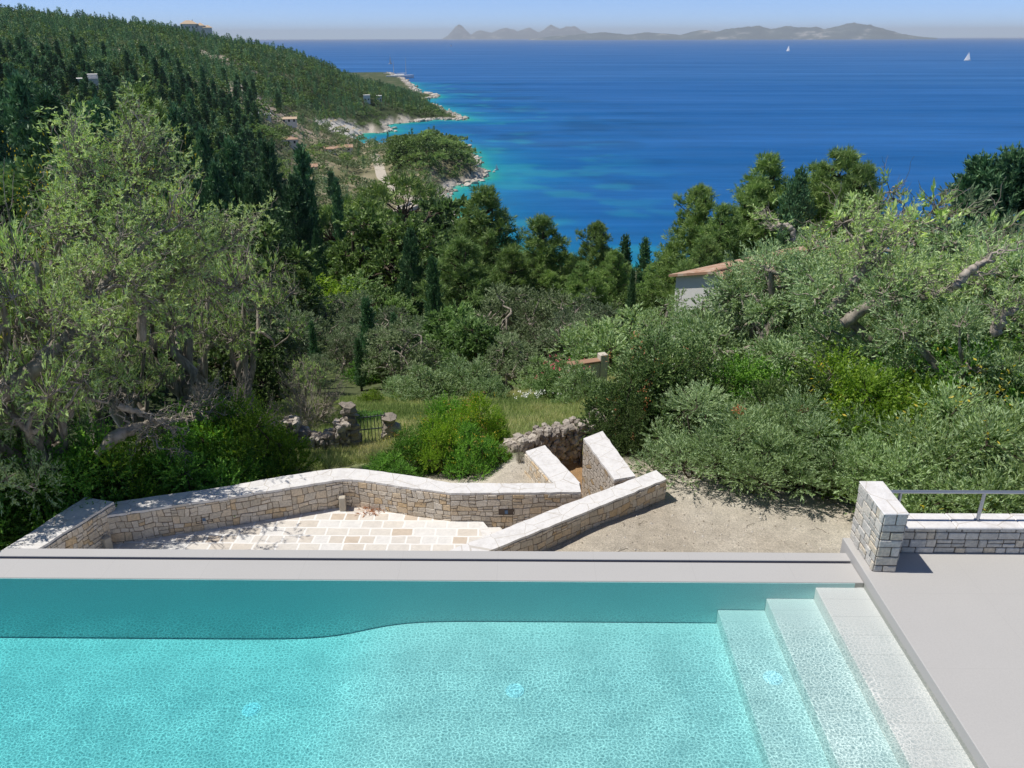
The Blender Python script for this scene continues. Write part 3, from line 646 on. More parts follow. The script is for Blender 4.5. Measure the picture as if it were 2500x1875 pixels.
def stone_wall(front, back, top, bottom, label, name='stone_wall', mat='crazy', capname='coping', name_end=True):
    c0 = np.mean(np.array(front+back), axis=0)
    e = empty(name, (c0[0], c0[1], bottom), label, 'stone wall')
    poly = front+back[::-1]
    m = MB(); m.prism(poly, bottom, top-0.05); pobj('core' if mat == 'crazy' else 'stone_face', m, M['mortar' if mat == 'crazy' else mat], e)
    if mat == 'crazy':
        m = MB()
        for p, q in zip(front[:-1], front[1:]): rubble(m, p, q, max(bottom, -4.25), top-0.053, rng)
        for p, q in zip(back[::-1][:-1], back[::-1][1:]): rubble(m, p, q, max(bottom, -4.25), top-0.053, rng)
        if name_end: rubble(m, front[-1], back[-1], max(bottom, -4.25), top-0.053, rng)
        pobj('stone_face', m, M['rubble'], e)
    fr_ = ragged(front, rng); bk = ragged(back, rng)
    m = MB(); m.prism([(x, y) for x, y in fr_+bk[::-1]], top-0.052, top); pobj(capname, m, M['coping'], e)
    return e
def off(pts, dx, dy): return [(x+dx, y+dy) for x, y in pts]
w1 = stone_wall([(-8.45, 13.83), (-7.3, 14.22), (-6.18, 14.57), (-5, 14.99), (-4.3, 15.24), (-3.95, 15.35), (-3.6, 15.33), (-2.5, 15.02), (-1.53, 14.78), (-0.2, 14.81), (1.26, 14.86)],
  [(-8.51, 14.36), (-7.88, 14.57), (-6.45, 15.0), (-5.29, 15.48), (-4.32, 15.8), (-3.93, 15.85), (-3.3, 15.74), (-2.23, 15.45), (-1.58, 15.22), (0.0, 15.21), (1.24, 15.23)], -2.9, -4.8, 'long curved honey stone wall with white coping around the patio')
w2 = stone_wall([(0.53, 17.01), (1.27, 15.232)], [(0.08, 16.68), (0.70, 15.216)], -2.904, -4.8, 'short stone wall with white coping running back from the patio wall beside the sunken passage')
w3 = stone_wall([(1.48, 17.32), (2.02, 15.36)], [(1.98, 17.72), (2.50, 15.52)], -2.885, -4.8, 'rough pale wall with white coping along the gravel side of the sunken passage', mat='crazy_rough')
w4 = stone_wall([(-2.6, 11.25), (-0.55, 12.73), (1.2, 13.99), (3.17, 15.41)], [(-2.84, 11.63), (-0.79, 13.11), (0.98, 14.4), (3.0, 15.80)], -2.893, -4.8, 'straight diagonal stone wall with white coping between the steps and the gravel')
w5 = stone_wall([(-8.37, 14.08), (-9.0, 12.46), (-9.9, 10.6)], [(-9.05, 14.25), (-9.62, 12.46), (-10.5, 10.6)], -2.72, -4.8, 'tree shaded white topped stone wall at the far end of the patio by the trunk')
# steps down from the patio
st_e = empty('stone_steps', (-0.5, 14, -4.2), 'pale stone steps going down between the patio wall and the diagonal wall', 'steps')
ud = np.array([0.81, 0.586]); vd = np.array([-0.447, 0.894]); n0_ = np.array([-0.213, 13.526])
for i in range(6):
    o = n0_+ud*(0.34*(i-1)-0.03)-vd*0.25; zt = PATZ-0.004-0.14*i
    p = [tuple(o), tuple(o+ud*0.37), tuple(o+ud*0.37+vd*2.0), tuple(o+vd*2.0)]
    m = MB(); m.prism(p, -4.75, zt); pobj('step', m, M['coping'], st_e)
# wall recess lamps
k = N('recess lamp housing'); M['recess'] = simple('recess lamp housing', (0.10, 0.075, 0.06), 0.6)
M['lampglass'] = simple('blue grey lamp glass', (0.10, 0.17, 0.28), 0.2)
def recess(x, y, ang, z, lab):
    e = empty('wall_lamp', (x, y, z), lab, 'wall lamp', 'lamps recessed in the patio wall', rz=ang)
    m = MB()
    for b in [(-0.17, 0.17, -0.012, 0.02, 0.055, 0.07), (-0.17, 0.17, -0.012, 0.02, -0.07, -0.055), (-0.17, -0.155, -0.012, 0.02, -0.055, 0.055), (0.155, 0.17, -0.012, 0.02, -0.055, 0.055), (-0.155, 0.155, -0.004, 0.02, -0.055, 0.055)]: m.box(*b)
    m.build('housing', M['recess'], e)
    m = MB(); m.cbox(-0.04, 0.03, -0.012, 0.0, -0.05, 0.045, 0.004); m.build('lamp_glass', M['lampglass'], e)
recess(-6.72, 14.405, math.atan2(0.35, 1.12), -3.35, 'dark recessed wall lamp low in the long patio wall')
recess(-0.33, 14.800, 0.02, -3.37, 'dark recessed wall lamp above the stone steps')
M['block'] = simple('sawn limestone block', (0.52, 0.47, 0.38), 0.85, 0.1, 6, 0.3)
for (x, y, a, lab) in [(-8.42, 13.62, 0.9, 'small upright stone block at the corner of the two patio walls'), (-3.96, 15.22, 0.1, 'small upright stone block at the bend of the long patio wall')]:
    m = MB(); m.cbox(-0.07, 0.07, -0.07, 0.07, 0, 0.33, 0.012); o = m.build('stone_block', M['block']); o.location = (x, y, PATZ); o.rotation_euler = (0, 0, a)
    tag(o, lab, 'stone block', 'stone blocks on the patio')

# dry stone walls
def blob(mb, p, s, rng_, tint):
    # irregular rounded stone
    th = np.linspace(0, PI, 6)[1:-1]; ph = np.arange(7)*2*PI/7
    V = [(0, 0, -1)]+[(math.sin(t)*math.cos(f), math.sin(t)*math.sin(f), -math.cos(t)) for t in th for f in ph]+[(0, 0, 1)]
    V = np.array(V); V = np.sign(V)*np.abs(V)**0.75
    V *= (1+rng_.normal(0, 0.13, (len(V), 1)))*np.array(s)
    a = rng_.uniform(0, PI); b = rng_.normal(0, 0.25)
    Rz = np.array([[math.cos(a), -math.sin(a), 0], [math.sin(a), math.cos(a), 0], [0, 0, 1]]); Rx = np.array([[1, 0, 0], [0, math.cos(b), -math.sin(b)], [0, math.sin(b), math.cos(b)]])
    V = V@Rx.T@Rz.T+p
    q = [(1+7*i+j, 1+7*i+(j+1) % 7, 1+7*(i+1)+(j+1) % 7, 1+7*(i+1)+j) for i in range(3) for j in range(7)]
    n0 = mb.n; mb.add(V, q, 0, tint)
    mb.v.append(np.zeros((0, 3))); mb.f.append(np.array([(0, 1+(j+1) % 7, 1+j) for j in range(7)]+[(29, 22+j, 22+(j+1) % 7) for j in range(7)])+n0)
    mb.m.append(np.zeros(14, int)); mb.smooth.append(np.full(14, False)); mb.t.append(np.zeros(0)); mb.uv.append(np.zeros((0, 2)))
def dry_wall(path, zb, hts, thick, seed, label, name='dry_stone_wall', size=(0.10, 0.20)):
    r_ = np.random.RandomState(seed); mb = MB()
    P = np.array(path, float); L = np.r_[0, np.cumsum(np.linalg.norm(np.diff(P, axis=0), axis=1))]
    l = 0.0
    zbs = np.interp
    while l < L[-1]:
        h = np.interp(l, L, hts)*(1+0.06*r_.randn()); z0 = np.interp(l, L, zb); z = z0-0.05
        x, y = np.interp(l, L, P[:, 0]), np.interp(l, L, P[:, 1])
        i = min(np.searchsorted(L, l, 'right')-1, len(P)-2); d = (P[i+1]-P[i])/np.linalg.norm(P[i+1]-P[i]); nn_ = np.array([-d[1], d[0]])
        while z < z0+h:
            s = r_.uniform(*size)*(1.15 if z > z0+h-0.2 else 0.85); hs = s*r_.uniform(0.42, 0.65)
            for o_ in np.arange(-thick/2, thick/2+0.01, 0.17):
                q = np.array([x, y])+nn_*(o_+r_.uniform(-0.04, 0.04))+d*r_.uniform(-0.05, 0.05)
                blob(mb, np.array([q[0], q[1], z+hs]), (s*0.62, s*0.5, hs), r_, r_.rand())
            z += hs*1.45
        l += 0.135
    o = mb.build(name, M['drystone']); tag(o, label, 'dry stone wall'); return o
dry_wall([(-0.75, 18.15), (0.0, 18.65), (1.2, 19.3), (2.3, 19.8)], [-4.5, -4.65, -4.65, -4.65], [0.6, 0.95, 1.1, 1.15], 0.4, 3, 'weathered dry stone wall of loose rocks at the end of the sunken passage')
dry_wall([(-7.3, 20.6), (-6.7, 20.7), (-6.0, 20.75), (-5.4, 20.95), (-5.2, 21.05)], [-5.25, -5.2, -5.2, -5.2, -5.2], [0.95, 1.15, 0.5, 0.65, 1.0], 0.45, 5, 'tumbled dry stone wall left of the iron gate')
for (x, y, h, lab) in [(-5.02, 21.1, 1.35, 'grey boulder built gatepost at the hinge of the iron gate'), (-3.92, 21.35, 0.95, 'short boulder built gatepost half hidden by the green bush')]:
    r_ = np.random.RandomState(int(h*100)); mb = MB(); z = -5.25
    while z < -5.25+h:
        s = r_.uniform(0.26, 0.34); hs = r_.uniform(0.08, 0.14)
        blob(mb, np.array([x+r_.uniform(-.03, .03), y+r_.uniform(-.03, .03), z+hs]), (s*0.85, s*0.7, hs*1.1), r_, r_.rand()*0.6); z += hs*1.5
    tag(mb.build('gatepost', M['drystone']), lab, 'gatepost', 'stone gateposts')
M['iron'] = simple('weathered grey iron', (0.12, 0.14, 0.14), 0.6, 0.2, 12)
g = empty('iron_gate', (-4.85, 21.05, -5.2), 'grey iron bar gate standing between two boulder gateposts', 'gate', rz=math.atan2(0.25, 0.95))
for z in (0.08, 0.62, 1.02):
    m = MB(); m.box(0, 0.86, -0.012, 0.012, z, z+0.03); m.build('cross_bar', M['iron'], g)
for i in range(9):
    m = MB(); x = 0.02+i*0.102; m.tube([(x, 0, 0.0), (x, 0, 1.12+0.0*i)], 0.011, 6, cap=True); m.build('bar', M['iron'], g)

# ------------------------------------------------------------------ vegetation generators
def unit(v): return v/(np.linalg.norm(v, axis=-1, keepdims=True)+1e-9)
def put_leaves(mb, P, A, L, W, r_, tint, mat=0):
    n = len(P); A = unit(A); B = unit(np.cross(A, r_.normal(0, 1, (n, 3))))
    L = L*(0.65+0.7*r_.rand(n))[:, None]; W = W*(0.7+0.6*r_.rand(n))[:, None]
    V = np.stack([P, P+A*L*0.45+B*W*0.5, P+A*L, P+A*L*0.45-B*W*0.5], 1).reshape(-1, 3)
    F = np.arange(4*n).reshape(n, 4); mb.add(V, F, mat, np.repeat(np.clip(np.broadcast_to(tint, (n,)), 0, 1), 4))
def shoots(mb, cen, rad, nsh, lps, L, W, r_, up=0.35, base=0.35, spread=0.9, tint0=0.5, flat=1.0, droop=0.0, tintvar=0.22):
    # leafy shoots growing out of one clump
    d = unit(r_.normal(0, 1, (nsh, 3))+np.array([0, 0, up])); rad = np.asarray(rad, float)
    wob = 1+0.35*(r_.rand(nsh)-0.4)
    s0 = cen+d*rad*base*(0.6+0.8*r_.rand(nsh))[:, None]; s1 = cen+d*rad*wob[:, None]
    s1[:, 2] += (up*0.3-droop)*np.mean(rad)*r_.rand(nsh)
    t = r_.rand(nsh, lps)**0.8
    P = s0[:, None]+(s1-s0)[:, None]*t[..., None]
    sag = np.array([0, 0, 1.0])*(-0.12*np.mean(rad))*(4*(t-0.5)**2-1)[..., None]*-1
    P = P+sag*0.5
    A = unit(s1-s0)[:, None]+r_.normal(0, spread*0.6, (nsh, lps, 3))+np.array([0, 0, 0.15])
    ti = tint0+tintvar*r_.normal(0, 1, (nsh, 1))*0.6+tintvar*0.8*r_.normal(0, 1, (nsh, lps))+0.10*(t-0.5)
    put_leaves(mb, P.reshape(-1, 3), A.reshape(-1, 3), L, W, r_, ti.ravel())
    return s0, s1
def curve(a, b, r_, n=6, gn=0.12, bow=0.15):
    a = np.array(a, float); b = np.array(b, float); t = np.linspace(0, 1, n)[:, None]; L = np.linalg.norm(b-a)
    P = a+(b-a)*t; P[:, 2] -= (np.sin(t[:, 0]*PI))*L*bow*0.5
    P[1:-1] += r_.normal(0, gn*L*0.35, (n-2, 3)); return P

def tree_mesh(kind, seed, dens=1.0, leaf=1.0, twigs=True):
    """unit tree about H tall; returns crown and wood builders"""
    r_ = np.random.RandomState(seed); cr = MB(); wd = MB(); H = 5.0
    if kind in ('olive', 'open_olive', 'oak', 'broad'):
        nc = {'olive': 26, 'open_olive': 19, 'oak': 30, 'broad': 26}[kind]
        Rr = {'olive': 2.3, 'open_olive': 2.6, 'oak': 2.2, 'broad': 2.0}[kind]
        z0, z1 = {'olive': (1.5, 4.6), 'open_olive': (2.0, 4.7), 'oak': (1.2, 4.6), 'broad': (1.0, 4.6)}[kind]
        th = 0.0; base = np.array([0, 0, -0.4]); lean = r_.normal(0, 0.25, 2)
        fork = np.array([lean[0], lean[1], z0*0.55])
        wd.tube(curve(base, fork, r_, 5, 0.15, 0), np.linspace(0.27, 0.2, 5), 8)
        nl = 4 if kind != 'oak' else 3; limbs = []
        for i in range(nl):
            a = i*2*PI/nl+r_.uniform(-0.4, 0.4); rr_ = Rr*r_.uniform(0.35, 0.6)
            e = np.array([math.cos(a)*rr_, math.sin(a)*rr_, z0+(z1-z0)*r_.uniform(0.35, 0.75)]); P = curve(fork, e, r_, 7, 0.2, 0.12)
            wd.tube(P, np.linspace(0.16, 0.06, 7), 7); limbs.append(P)
        LP = np.concatenate(limbs)
        for i in range(nc):
            a = i*2.399963+r_.uniform(-0.3, 0.3); q = math.sqrt((i+0.5)/nc); zz = r_.uniform(0, 1)
            hz = (1-q**2.2)
            rad = Rr*q*(0.8+0.3*r_.rand())
            zc = z0+(z1-z0)*(0.15+0.80*hz*r_.uniform(0.55, 1.0) if r_.rand() < 0.72 else r_.uniform(0, 0.4))
            c = np.array([math.cos(a)*rad, math.sin(a)*rad, zc]); cr_ = r_.uniform(0.42, 0.86)*(1.0 if kind != 'open_olive' else 0.78)
            j = np.argmin(((LP-c)**2).sum(1)+0.5*np.maximum(LP[:, 2]-c[2], 0)); bp = curve(LP[j], c, r_, 6, 0.22, 0.1)
            wd.tube(bp, np.linspace(0.055, 0.018, 6), 5)
            nsh = max(1, int(46*dens*(0.6 if kind == 'open_olive' else (1.3 if kind == 'oak' else 1.7)))); lps = 16 if kind != 'oak' else 18
            Lf, Wf = {'olive': (0.088, 0.025), 'open_olive': (0.10, 0.032), 'oak': (0.095, 0.055), 'broad': (0.13, 0.07)}[kind]
            if leaf > 2: Wf = max(Wf, Lf*0.55); c[2] = c[2]*0.9+0.2
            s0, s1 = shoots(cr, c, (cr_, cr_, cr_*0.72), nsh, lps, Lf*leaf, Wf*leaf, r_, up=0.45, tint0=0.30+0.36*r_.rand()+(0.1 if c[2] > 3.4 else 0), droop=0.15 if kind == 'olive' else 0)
            if twigs:
                nt_ = 9 if kind == 'open_olive' else 4
                for k_ in range(nt_):
                    kk = r_.randint(nsh); e = c+(s1[kk]-c)*(1.25 if kind == 'open_olive' else 0.9)
                    P = curve(c, e, r_, 5, 0.25, 0.0); wd.tube(P, np.linspace(0.020, 0.006, 5), 3)
                    if kind == 'open_olive':
                        for _ in range(3):
                            st_ = P[r_.randint(1, 5)]; e2 = st_+(e-c)*0.4+r_.normal(0, 0.16, 3); wd.tube(curve(st_, e2, r_, 4, 0.2, 0), np.linspace(0.010, 0.004, 4), 3)
    elif kind in ('shrub', 'willowy'):
        H = 3.0; nc = 24
        for i in range(nc):
            a = i*2.399963; q = math.sqrt((i+0.5)/nc); rad = 1.55*q; hz = (1-q**2.5)
            c = np.array([math.cos(a)*rad, math.sin(a)*rad, 0.35+2.1*hz*r_.uniform(0.5, 1.0) if r_.rand() < 0.65 else r_.uniform(0.3, 1.2)])
            cr_ = r_.uniform(0.45, 0.75)
            Lf, Wf, sp = (0.068, 0.038, 1.0) if kind == 'shrub' else (0.095, 0.022, 0.6)
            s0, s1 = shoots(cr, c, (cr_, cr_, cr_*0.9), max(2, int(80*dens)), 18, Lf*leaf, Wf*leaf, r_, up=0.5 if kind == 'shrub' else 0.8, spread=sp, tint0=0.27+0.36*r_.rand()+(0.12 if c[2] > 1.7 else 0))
            if twigs:
                wd.tube(curve((0.25*math.cos(a), 0.25*math.sin(a), -0.3), c, r_, 6, 0.15, 0), np.linspace(0.04, 0.015, 6), 5)
                for k_ in range(3):
                    kk = r_.randint(len(s1)); wd.tube(curve(c, c+(s1[kk]-c)*1.05, r_, 4, 0.2, 0), np.linspace(0.012, 0.004, 4), 3)
    elif kind == 'pine':
        H = 10.0; wd.tube(curve((0, 0, -0.8), (r_.normal(0, .3), r_.normal(0, .3), 9.2), r_, 9, 0.03, 0), np.linspace(0.24, 0.05, 9), 7)
        nlev = 13
        for l in range(nlev):
            t = l/(nlev-1); z = 1.8+7.6*t; R0 = (2.9*(1-t)**0.75*(0.75+0.5*r_.rand())+0.35)*(0.7 if t < 0.12 else 1)
            nb = 6 if t < 0.7 else 4
            for b in range(nb):
                a = b*2*PI/nb+l*1.1+r_.uniform(-0.4, 0.4); Rb = R0*r_.uniform(0.65, 1.15)
                e = np.array([math.cos(a)*Rb, math.sin(a)*Rb, z+Rb*0.38]); s_ = np.array([0, 0, z-0.2])
                P = curve(s_, e, r_, 6, 0.08, 0.1); wd.tube(P, np.linspace(0.06, 0.02, 6), 4)
                for q in ([0.5, 0.75, 1.0] if Rb > 1 else [0.7, 1.0]):
                    c = s_+(e-s_)*q+r_.normal(0, 0.12, 3); cr_ = r_.uniform(0.42, 0.7)*(0.8+0.4*(1-t))
                    shoots(cr, c, (cr_, cr_, cr_*0.75), int(9*dens), 22, 0.26*leaf, 0.030*leaf, r_, up=1.0, base=0.2, spread=1.1, tint0=0.38+0.22*r_.rand(), tintvar=0.18)
    elif kind == 'umbrella_pine':
        H = 8.0; top = np.array([r_.normal(0, .4), r_.normal(0, .4), 5.4]); wd.tube(curve((0, 0, -0.8), top, r_, 8, 0.05, 0), np.linspace(0.24, 0.12, 8), 7)
        for i in range(26):
            a = i*2.399963; q = math.sqrt((i+0.5)/26); rad = 3.1*q; c = top+np.array([math.cos(a)*rad, math.sin(a)*rad, 0.3+1.6*(1-q**2)*r_.uniform(.6, 1.1)])
            wd.tube(curve(top-np.array([0, 0, .8]), c, r_, 6, 0.1, 0.1), np.linspace(0.08, 0.02, 6), 4); cr_ = r_.uniform(.7, 1.0)
            shoots(cr, c, (cr_, cr_, cr_*0.6), int(26*dens), 20, 0.24*leaf, 0.035*leaf, r_, up=1.0, tint0=0.42+0.2*r_.rand())
    elif kind == 'cypress':
        H = 10.0; wd.tube([(0, 0, -0.8), (0, 0, 3), (0, 0, 8.5)], [0.16, 0.12, 0.04], 6)
        n = 60
        for i in range(n):
            t = (i+0.5)/n; z = 0.7+9.0*t; prof = (min(1, t*5+0.45))*(1-t)**0.55*0.95+0.08
            for j in range(3):
                a = i*2.4+j*2.1+r_.uniform(-.3, .3); rr_ = prof*r_.uniform(0.3, 0.75)
                c = np.array([math.cos(a)*rr_, math.sin(a)*rr_, z]); cr_ = 0.28+0.22*prof
                shoots(cr, c, (cr_, cr_, 0.75), int(7*dens), 16, 0.17*leaf, 0.05*leaf, r_, up=2.2, base=0.1, spread=0.5, tint0=0.35+0.25*r_.rand(), tintvar=0.2)
    elif kind == 'dark_conifer':   # broad old cypress with a ragged outline
        H = 10.0; wd.tube(curve((0, 0, -0.8), (0, 0, 8.5), r_, 7, 0.03, 0), np.linspace(0.22, 0.05, 7), 6)
        n = 34
        for i in range(n):
            t = (i+0.5)/n; z = 1.0+8.4*t; prof = min(1, t*4+0.35)*(1-t)**0.65*2.1+0.12
            for j in range(4):
                a = i*2.4+j*1.6+r_.uniform(-.4, .4); rr_ = prof*r_.uniform(0.3, 1.05); c = np.array([math.cos(a)*rr_, math.sin(a)*rr_, z+r_.uniform(-.2, .3)]); cr_ = r_.uniform(.35, .65)
                shoots(cr, c, (cr_, cr_, cr_*1.2), int(9*dens), 16, 0.2*leaf, 0.06*leaf, r_, up=1.6, base=0.1, spread=0.7, tint0=0.3+0.3*r_.rand(), tintvar=0.22)
    elif kind == 'dead_brush':
        H = 1.6
        for i in range(26):
            a = r_.uniform(0, 2*PI); e = np.array([math.cos(a)*r_.uniform(.5, 1.9), math.sin(a)*r_.uniform(.5, 1.9), r_.uniform(.3, 1.7)])
            P = curve((r_.normal(0, .15), r_.normal(0, .15), -0.1), e, r_, 7, 0.14, -0.15); wd.tube(P, np.linspace(0.035, 0.008, 7), 4)
            for _ in range(9):
                s_ = P[r_.randint(2, 7)]; e2 = s_+unit(e+r_.normal(0, .5, 3))*r_.uniform(.25, .7); Q = curve(s_, e2, r_, 5, 0.2, 0); wd.tube(Q, np.linspace(0.013, 0.004, 5), 3)
                for _ in range(3): s2 = Q[r_.randint(1, 5)]; wd.tube(curve(s2, s2+r_.normal(0, .16, 3)+(e2-s_)*.4, r_, 4, .2, 0), np.linspace(0.007, 0.003, 4), 3)
        for i in range(30):
            a = r_.uniform(0, 2*PI); rr_ = r_.uniform(0.3, 1.6); c = np.array([math.cos(a)*rr_, math.sin(a)*rr_, r_.uniform(.15, .8)])
            put_leaves(cr, c+r_.normal(0, .2, (26, 3)), r_.normal(0, 1, (26, 3)), 0.09, 0.03, r_, 0.6+0.3*r_.rand(26))
    return cr, wd, H
PROTO = {}
def proto(kind, var, lod, mat=None):
    """meshes for (kind, variant, level of detail): crown mesh, wood mesh, height"""
    key = (kind, var, lod, mat)
    if key in PROTO: return PROTO[key]
    dens, leaf, tw = {0: (1.0, 1.0, True), 1: (0.36, 1.75, True), 2: (0.20, 2.4, False), 3: (0.05, 5.0, False)}[lod]
    if kind == 'cypress': dens, leaf = {0: (1, 1), 1: (0.8, 1.2), 2: (0.45, 1.7), 3: (0.15, 3.9)}[lod]
    if kind in ('pine', 'dark_conifer'): dens, leaf = {0: (1.6, 1), 1: (1.2, 1.15), 2: (0.5, 1.7), 3: (0.12, 3.8)}[lod]
    cr, wd, H = tree_mesh(kind, hash_(kind)+var*31, dens, leaf, tw)
    if kind == 'olive' and lod >= 1 and not mat: mat = 'olive_far'
    fm = M[mat or {'olive': 'olive', 'open_olive': 'olive_dry', 'oak': 'oak', 'broad': 'soft', 'shrub': 'mastic', 'willowy': 'olive', 'pine': 'pine', 'umbrella_pine': 'pine', 'cypress': 'cypress', 'dark_conifer': 'cypress', 'dead_brush': 'heath'}[kind]]
    wm = M[{'open_olive': 'bark', 'olive': 'bark', 'dead_brush': 'bark_dry', 'oak': 'bark_dark', 'pine': 'bark_dark'}.get(kind, 'bark_dark')]
    if lod >= 3:   # too small to show parts: one mesh
        for v, f, t in zip(wd.v, wd.f, wd.t):
            pass
        keep = MB()
        if len(wd.v): keep.add(wd.v[0], wd.f[0], 1, 0.5)
        off_ = cr.n
        for i in range(len(keep.v)): cr.add(keep.v[i], keep.f[i]-0, 1, 0.5)
        o = cr.build('tree', [fm, wm]); me = o.data; bpy.data.objects.remove(o); PROTO[key] = (me, None, H); return PROTO[key]
    if not cr.n: cr.add(wd.v[0][:3], [(0, 1, 2)], 0, 0.5)
    if not wd.n: wd.tube([(0, 0, -0.3), (0.05, 0, 0.5), (0.1, 0.05, 1.1)], [0.06, 0.04, 0.02], 4)
    o = cr.build('crown', fm); me = o.data; bpy.data.objects.remove(o)
    o = wd.build('trunk', wm); we = o.data; bpy.data.objects.remove(o)
    PROTO[key] = (me, we, H); return PROTO[key]
def hash_(s): return sum(ord(c)*(i+3) for i, c in enumerate(s)) % 9973
NAMES = {'olive': ('olive_tree', 'olive tree'), 'open_olive': ('olive_tree', 'olive tree'), 'oak': ('oak_tree', 'oak tree'), 'broad': ('broadleaf_tree', 'tree'), 'shrub': ('shrub', 'shrub'), 'willowy': ('olive_bush', 'olive bush'),
         'pine': ('pine_tree', 'pine tree'), 'umbrella_pine': ('pine_tree', 'pine tree'), 'cypress': ('cypress_tree', 'cypress tree'), 'dark_conifer': ('conifer_tree', 'conifer'), 'dead_brush': ('dead_brush', 'brushwood')}
RZ = random.Random(11)
def put(kind, x, y, z, H, wscale, lod, label, group=None, var=None, mat=None, lean=(0, 0), rz=None):
    var = RZ.randrange(3) if var is None else var
    me, we, H0 = proto(kind, var, lod, mat); s = H/H0; nm, cat = NAMES[kind]
    rz = RZ.uniform(0, 6.28) if rz is None else rz
    if we is None:
        o = link(nm, me); o.location = (x, y, z); o.scale = (s*wscale, s*wscale, s); o.rotation_euler = (0, 0, rz); return tag(o, label, cat, group)
    e = empty(nm, (x, y, z), label, cat, group, rz, (s*wscale, s*wscale, s)); e.rotation_euler = (lean[0], lean[1], rz)
    bush = kind in ('shrub', 'willowy', 'dead_brush')
    c = link('foliage' if bush else 'crown', me, e); c2 = link('stems' if bush else 'trunk', we, e)
    return e
def fit(kind, px, ytop, D, w=1.0, label='', lod=None, **kw):
    """stand a tree at photo column px and range D so that its top reaches photo row ytop"""
    t = hd(px, ytop, D); z = gz(t[0], t[1]) if 'zb' not in kw else kw.pop('zb')
    H = max(t[2]-z, 0.5)
    if lod is None: lod = 0 if D < 27 else (1 if D < 105 else 2)
    return put(kind, t[0], t[1], z-0.05, H, w, lod, label, **kw)
def accent(o, mat, n, seed, name='withered_leaves', H=3.0, rr_=(0.7, 1.6), zr=(0.5, 2.7), L=0.08, W=0.035, k_=14):
    # small tufts of differently coloured leaves on one plant
    r_ = np.random.RandomState(seed); m = MB()
    for _ in range(n):
        a = r_.uniform(0, 6.28); z = r_.uniform(*zr); q = r_.uniform(*rr_)*math.sqrt(max(0.1, 1-(z/H-0.35)**2*1.4))
        c = np.array([math.cos(a)*q, math.sin(a)*q, z]); put_leaves(m, c+r_.normal(0, 0.09, (k_, 3)), r_.normal(0, 1, (k_, 3)), L, W, r_, r_.rand(k_))
    return m.build(name, M[mat], o)
_T0 = __import__('time').time()
# --- shrubs hard behind the patio wall, left to centre
for (x, y, D, w_, mat, lab) in [
 (-150, 1010, 19.0, 0.9, 'mastic', 'dark shrub at the far edge of the patio behind the tree trunk'),
 (40, 1100, 18.0, 0.8, 'mastic', 'dark green shrub tucked behind the tree shaded wall'),
 (120, 1030, 18.0, 0.9, 'mastic', 'glossy green shrub under the leaning olive limb'),
 (215, 1075, 17.9, 0.75, 'mastic', 'round green shrub above the corner of the two patio walls'),
 (300, 1035, 17.9, 0.8, 'fresh', 'yellow green shrub under the fallen grey trunk'),
 (385, 1070, 17.9, 0.8, 'mastic', 'green shrub pressed against the middle of the patio wall'),
 (455, 1010, 17.8, 0.9, 'mastic', 'tall green shrub behind the fallen dry branches'),
 (545, 1060, 17.8, 0.8, 'mastic', 'bushy shrub over the rising part of the patio wall'),
 (580, 945, 18.8, 0.8, 'fresh', 'bright leafy shrub left of the tumbled dry stone wall'),
 (655, 1105, 18.0, 0.7, 'mastic', 'small green shrub beside the tumbled dry stone wall'),
 (490, 960, 19.0, 0.9, 'mastic', 'green thicket shrub below the reddish dry twigs')]:
    fit('shrub', x, y, D, w_*1.15, lab, mat=mat)
# --- the big green bush behind the patio wall bend
for (x, y, D, w_, mat, lab) in [(1000, 1030, 18.4, 0.8, 'mastic', 'left shoulder of green mastic beside the short gatepost'), (1070, 990, 18.2, 0.62, 'fresh', 'bright green bush overhanging the bend of the patio wall'), (1150, 1010, 17.7, 0.66, 'mastic', 'dark mastic bush close behind the white coping'),
  (1150, 935, 19.3, 0.62, 'fresh', 'tall lime green sprig rising from the mastic bushes'), (1085, 945, 19.6, 0.6, 'mastic', 'upright dark green shoots behind the lime sprig'), (1228, 1080, 17.8, 0.75, 'fresh', 'straggling mastic bush beside the short run of wall'), (1205, 985, 20.2, 0.5, 'fresh', 'pale yellow green shoots leaning over the meadow'), (940, 1100, 17.5, 1.2, 'mastic', 'low creeping shrub at the foot of the iron gate'), (895, 1000, 26.0, 2.2, 'mastic', 'flat dark shrub lying in the middle of the meadow')]:
    o_ = fit('shrub', x, y, D, w_*1.15, lab, mat=mat)
    if x in (1000, 1070, 1150, 1228): accent(o_, 'orange_leaf', 7, x); accent(o_, 'yellow_leaf', 30, x+1, 'yellow_leaves', k_=9)
